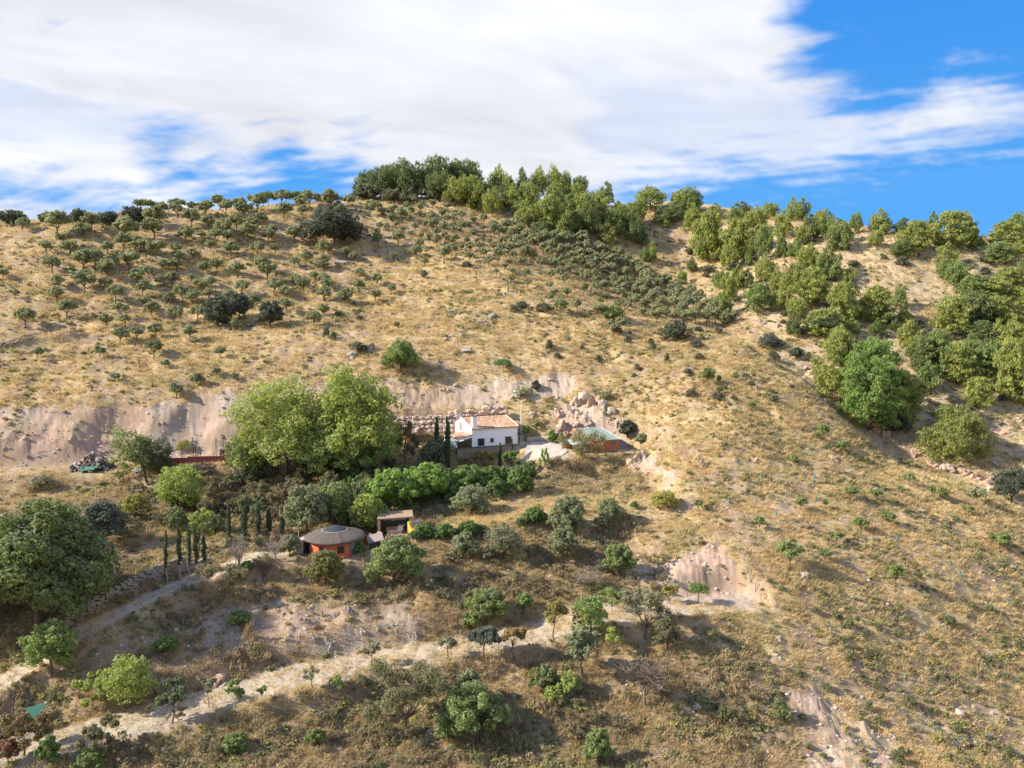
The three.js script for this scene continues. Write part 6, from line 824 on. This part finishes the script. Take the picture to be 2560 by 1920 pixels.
const UPPER = [[395, 1390, 60, 50], [1410, 1300, 60, 90], [1710, 1370, 60, 60], [2130, 1370, 40, 70], [1610, 1290, 40, 40], [1460, 1340, 60, 40], [1950, 1420, 60, 50], [1890, 1250, 60, 60], [1240, 1040, 120, 60], [1370, 1060, 130, 70], [900, 780, 80, 40], [1190, 1060, 70, 50], [245, 1110, 70, 40], [115, 1090, 60, 50], [640, 850, 60, 60], [240, 1300, 150, 70], [40, 1220, 60, 80], [80, 1230, 50, 60], [470, 1150, 50, 40], [2050, 1290, 50, 50], [1820, 1190, 90, 60], [2030, 1260, 50, 50], [2130, 1200, 60, 50]];
for (const [x, y, w, h] of UPPER) plant('hill_bush', 'shrub', 'olive', 800 + x / 2.458, 350 + y / 2.458, h / 2.458, w / 2.458, 'low grey-green bush scattered on the golden slope above the house', 'bush', 'bushes of the golden slope', { nh: 2.4, nw: 3.4, variants: 4, leaf: { n: 700, size: .24, cols: [[.14, .15, .06], [.18, .18, .07], [.11, .12, .05]] } });
{ const R = rng(5); const BUSHR = []; for (let k = 0; k < 105; k++) BUSHR.push([1690 + R() * 860, 585 + R() * 430, 16 + R() * 28]);
  for (const [x, y, w] of BUSHR) plant('hill_bush', 'shrub', 'olive', x, y, w * .6, w, 'low dark bush among the pines on the pale hillside across the gully', 'bush', 'bushes across the gully', { nh: 2.2, nw: 3.4, variants: 3, leaf: { n: 600, size: .26, cols: [[.13, .13, .055], [.17, .16, .07], [.10, .11, .045]] } }); }


// --- brush of the banks
const brush = (list, label, group, pal, leaf, kind = 'shrub') => { for (const [x, y, w, h] of list) plant('brush_bush', kind, pal, x, y, h, w, label, 'bush', group, { nh: 2.6, nw: 3.4, variants: 5, leaf }); };
{ const R = rng(61), A = [], B = [], C = [];
  for (let k = 0; k < 60; k++) { const x = 20 + R() * 760, y = mix(1225, 1340, R()) - (x > 500 ? 20 : 0); if (Math.hypot(x - 100, (y - 1400) * .9) > 190) A.push([x, y, 30 + R() * 44, 22 + R() * 26]); }
  brush(A, 'dry brown-green bush of the thicket on the bank below the red wall', 'thicket below the red wall', 'pale', { n: 800, size: .17, gap: .34, cols: [[.24, .19, .075], [.19, .165, .06], [.29, .23, .10], [.16, .15, .05]] }, 'loose');
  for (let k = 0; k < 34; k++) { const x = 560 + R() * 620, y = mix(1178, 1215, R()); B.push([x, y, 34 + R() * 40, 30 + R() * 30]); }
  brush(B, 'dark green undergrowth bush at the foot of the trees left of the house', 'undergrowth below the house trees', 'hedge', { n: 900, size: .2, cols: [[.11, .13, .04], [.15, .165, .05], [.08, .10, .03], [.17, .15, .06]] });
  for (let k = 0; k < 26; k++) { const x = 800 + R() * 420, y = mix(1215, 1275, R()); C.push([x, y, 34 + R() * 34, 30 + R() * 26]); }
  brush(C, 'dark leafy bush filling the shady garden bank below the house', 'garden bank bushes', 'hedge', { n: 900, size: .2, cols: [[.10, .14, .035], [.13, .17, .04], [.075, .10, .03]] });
  const E = []; for (let k = 0; k < 46; k++) { const x = 1060 + R() * 640, y = mix(1380, 1500, R()); E.push([x, y, 22 + R() * 40, 16 + R() * 24]); }
  brush(E, 'dry straw-brown bush on the slope between the grass strip and the lower terrace', 'bushes of the middle slope', 'pale', { n: 700, size: .15, gap: .36, cols: [[.30, .23, .10], [.24, .19, .08], [.20, .18, .07]] }, 'loose');
  const G = []; for (let k = 0; k < 60; k++) { const x = 300 + R() * 1650, y = mix(1790, 1915, R()) - Math.max(0, (x - 900) * .09); G.push([x, y, 24 + R() * 46, 18 + R() * 30]); }
  brush(G, 'dry brown bush on the bank below the lower terrace', 'bushes of the lowest bank', 'pale', { n: 700, size: .15, gap: .36, cols: [[.27, .21, .09], [.21, .17, .07], [.18, .17, .06], [.30, .25, .12]] }, 'loose');
}
// trees beyond the left edge, whose shade falls on the track
for (const [x, y, h, w] of [[-330, 1640, 330, 300], [-420, 1500, 330, 300], [-260, 1760, 260, 240], [-480, 1830, 300, 280]]) plant('broadleaf_tree', 'broad', 'broad', x, y, h, w, 'leafy tree standing beyond the huge tree along the track', 'tree', 'trees further along the track', { nh: 15, nw: 14, variants: 2, leaf: { n: 9000, size: .3 } });

{ const R = rng(63), G = [], K = [];
  for (const [x, y, w, h] of [[945, 1262, 70, 60], [1010, 1255, 80, 70], [1045, 1222, 80, 60], [1000, 1205, 70, 56], [1100, 1240, 70, 60], [1120, 1215, 60, 50], [1150, 1205, 60, 46], [960, 1215, 70, 60], [1075, 1200, 64, 50], [1200, 1215, 66, 56], [1260, 1212, 60, 56], [1320, 1200, 50, 56], [1240, 1245, 70, 60], [1310, 1235, 60, 56], [1140, 1255, 70, 56], [905, 1235, 70, 60], [925, 1290, 60, 50], [880, 1215, 60, 60]]) G.push([x, y, w, h]);
  brush(G, 'lush bright green garden bush on the bank below the white house', 'lush garden bushes', 'bright', { n: 1600, size: .24, cols: [[.15, .25, .035], [.11, .19, .03], [.22, .29, .045], [.08, .14, .025]] });
  for (let k = 0; k < 13; k++) { const f = k / 12, x = mix(1035, 1210, f); K.push([x, 1352 - f * 16 + (R() - .5) * 4, 34 + R() * 12, 26 + R() * 8]); } for (let k = 0; k < 5; k++) K.push([1300 + k * 14, 1316 - k * 3, 32, 26]);
  brush(K, 'dark green clipped bush of the hedge edging the garden terrace', 'terrace hedge', 'hedge', { n: 1300, size: .17, cols: [[.085, .15, .03], [.12, .19, .035], [.17, .21, .04]] });
}

{ const R = rng(64), A = [], B = []; for (let k = 0; k < 46; k++) { const x = 430 + R() * 520, y = mix(1225, 1350, R()); if (x > 700 && y > 1320) continue; (R() < .5 ? A : B).push([x, y, 40 + R() * 34, 34 + R() * 30]); }
  brush(A, 'green overgrown bush on the bank between the red wall and the round house', 'overgrown bank bushes', 'broad', { n: 1300, size: .2, cols: [[.19, .22, .07], [.14, .175, .05], [.24, .25, .085]] });
  brush(B, 'brown dry bush on the bank between the red wall and the round house', 'dry bank bushes', 'pale', { n: 1100, size: .19, cols: [[.30, .22, .10], [.24, .18, .08], [.20, .17, .07]] }, 'loose'); }
// ---------------------------------------------------------------- ground cover nobody could count
function grassTuft(seed, n, wide, tall, lean) { const R = rng(seed), pos = [], cl = []; for (let i = 0; i < n; i++) { const a = R() * 6.283, d = Math.sqrt(R()) * wide, x = Math.cos(a) * d, z = Math.sin(a) * d, h = tall * (.5 + .8 * R()), b = R() * 6.283, w = .035 + .03 * R(), lx = (R() - .5) * lean * 2 + Math.cos(a) * lean * .6, lz = (R() - .5) * lean * 2 + Math.sin(a) * lean * .6, f = .8 + .4 * R(); pos.push(x - Math.cos(b) * w, -.08, z - Math.sin(b) * w, x + Math.cos(b) * w, -.08, z + Math.sin(b) * w, x + lx, h, z + lz); for (let k = 0; k < 3; k++) cl.push(f, f, f); } return geoFrom(pos, null, cl); }
const grassMat = new THREE.MeshPhysicalMaterial({ vertexColors: true, roughness: 1, transmission: .45, thickness: 0, side: THREE.DoubleSide });
function scatter(name, geo, mat, count, seed, pick, kindLabel, cat) {
  const R = rng(seed), M = new THREE.InstancedMesh(geo, mat, count), m = new THREE.Matrix4(), q = new THREE.Quaternion(), s = V(), p = V(), e = new THREE.Euler(), c = new THREE.Color(); let k = 0, t = 0;
  while (k < count && t++ < count * 6) { const a = (R() - .5) * 76 * Math.PI / 180, r = 56 * Math.exp(R() * 1.72), x = r * Math.sin(a), z = -r * Math.cos(a), v = pick(R, x, z, r); if (!v) continue; p.set(x, v.y, z); e.set((R() - .5) * .35, R() * 6.283, (R() - .5) * .35); q.setFromEuler(e); s.set(v.s, v.s * v.t, v.s); m.compose(p, q, s); M.setMatrixAt(k, m); c.setRGB(...v.c); M.setColorAt(k, c); k++; }
  M.count = k; M.name = name; M.userData.kind = 'stuff'; tag(M, kindLabel, cat); M.castShadow = M.receiveShadow = true; scene.add(M);
}
const clear = (x, z) => KEEP.some(k => (x - k[0]) ** 2 + (z - k[1]) ** 2 < k[2] * k[2]);
function grassPick(R, x, z, r) {
  const y = H(x, z), c = cover(x, z, y, .3), a = c[4];
  const patch = sstep(.40, .58, fbm(x * .42 + 8, z * .42, 3) + .05);
  if (R() > c[3] * mix(.25, 1, patch) || clear(x, z)) return null;
  const dark = clamp(a.brown * .5 + a.scrub * .45 + a.low * .45), g = R();
  let col = [mix(.74, .60, g), mix(.565, .445, g), mix(.28, .205, g)];
  col = [mix(col[0], .72, a.pale * .5), mix(col[1], .58, a.pale * .5), mix(col[2], .36, a.pale * .5)];
  const gr = R() < .10 + a.gr * .5 + a.low * .06 ? .7 : 0; col = [mix(col[0], .33, gr), mix(col[1], .32, gr), mix(col[2], .11, gr)];
  col = [mix(col[0], .40, dark), mix(col[1], .28, dark), mix(col[2], .14, dark)];
  return { y, s: mix(.7, 1.15, R()) * mix(.9, 2.1, sstep(90, 240, r)), t: mix(.55, 1.2, R()) * mix(1, .6, sstep(110, 220, r)) * (1 + dark * .3), c: col };
}
scatter('dry_grass', grassTuft(3, 11, .36, .30, .30), grassMat, 120000, 21, grassPick, 'dry golden grass covering the slopes', 'grass');
scatter('dry_grass_clumps', grassTuft(9, 15, .5, .46, .44), grassMat, 60000, 22, grassPick, 'taller dry grass clumps on the slopes', 'grass');
const brushGeo = leaves(rng(14), [[0, .35, 0, .55, .42, .55], [.4, .25, .15, .35, .3, .35], [-.35, .3, -.25, .4, .34, .4]], { n: 130, size: .2, aspect: .25, cols: [[1, 1, 1]], gap: .2, shell: .2, jit: 1, brush: .6 });
scatter('brushwood', brushGeo, leafMat, 5200, 25, (R, x, z, r) => {
  if (r > 150) return null; const y = H(x, z), a = cover(x, z, y, .3)[4], w = clamp(a.brown * .9 + a.scrub * .5 + a.low * .2); if (R() > w * (.25 + .75 * sstep(.42, .6, fbm(x * .14 + 3, z * .14 + 9, 3))) || a.path > .25 || a.cut > .6 || clear(x, z)) return null;
  const k = R(), col = k < .5 ? [.36, .27, .13] : k < .75 ? [.27, .22, .10] : k < .85 ? [.21, .21, .08] : [.42, .32, .16], f = .8 + .4 * R(); return { y, s: mix(.6, 1.5, R()), t: mix(.7, 1.2, R()), c: col.map(v => v * f) };
}, 'dry brown-green brushwood covering the banks', 'brushwood');
const weed = leaves(rng(4), [[0, .22, 0, .34, .26, .34], [.25, .16, .1, .22, .2, .22], [-.2, .18, -.15, .24, .2, .24]], { n: 70, size: .16, aspect: .45, cols: [[1, 1, 1]], gap: .15, shell: .3, jit: 1 });
scatter('low_weeds', weed, leafMat, 19000, 23, (R, x, z, r) => {
  const y = H(x, z), c = cover(x, z, y, .3), a = c[4]; const dens = sstep(.46, .62, fbm(x * .16 + 33, z * .16, 4)); if (a.cut > .5 && R() > .12 || a.path > .3 || R() > .15 + .85 * dens || clear(x, z)) return null;
  const k = R(), col = k < .5 ? [.34, .32, .105] : k < .75 ? [.26, .255, .085] : k < .85 ? [.42, .37, .08] : [.42, .32, .15]; const f = .75 + .5 * R();
  return { y, s: mix(.6, 1.7, R() * R()) * mix(1, 1.5, sstep(120, 240, r)), t: mix(.7, 1.1, R()), c: col.map(v => v * f) };
}, 'low green and brown weeds dotting the slopes', 'weeds');
const stoneChip = new THREE.IcosahedronGeometry(.16, 0); { const p = stoneChip.attributes.position; for (let i = 0; i < p.count; i++) p.setY(i, p.getY(i) * .6); stoneChip.computeVertexNormals(); }
scatter('loose_stones', stoneChip, std(1, 1, 1, 1), 5000, 24, (R, x, z, r) => { const y = H(x, z), a = cover(x, z, y, .3)[4]; if (R() > a.cut * .8 + a.soil * .35 + .05 || a.path > .6 || clear(x, z)) return null; const f = .32 + .25 * R(); return { y: y + .02, s: mix(.5, 1.9, R() ** 3) * mix(1, 1.6, sstep(120, 240, r)), t: mix(.7, 1.3, R()), c: [f * 1.08, f * .93, f * .78] }; }, 'small loose stones lying on the slopes', 'stones');
renderer.render(scene, camera);
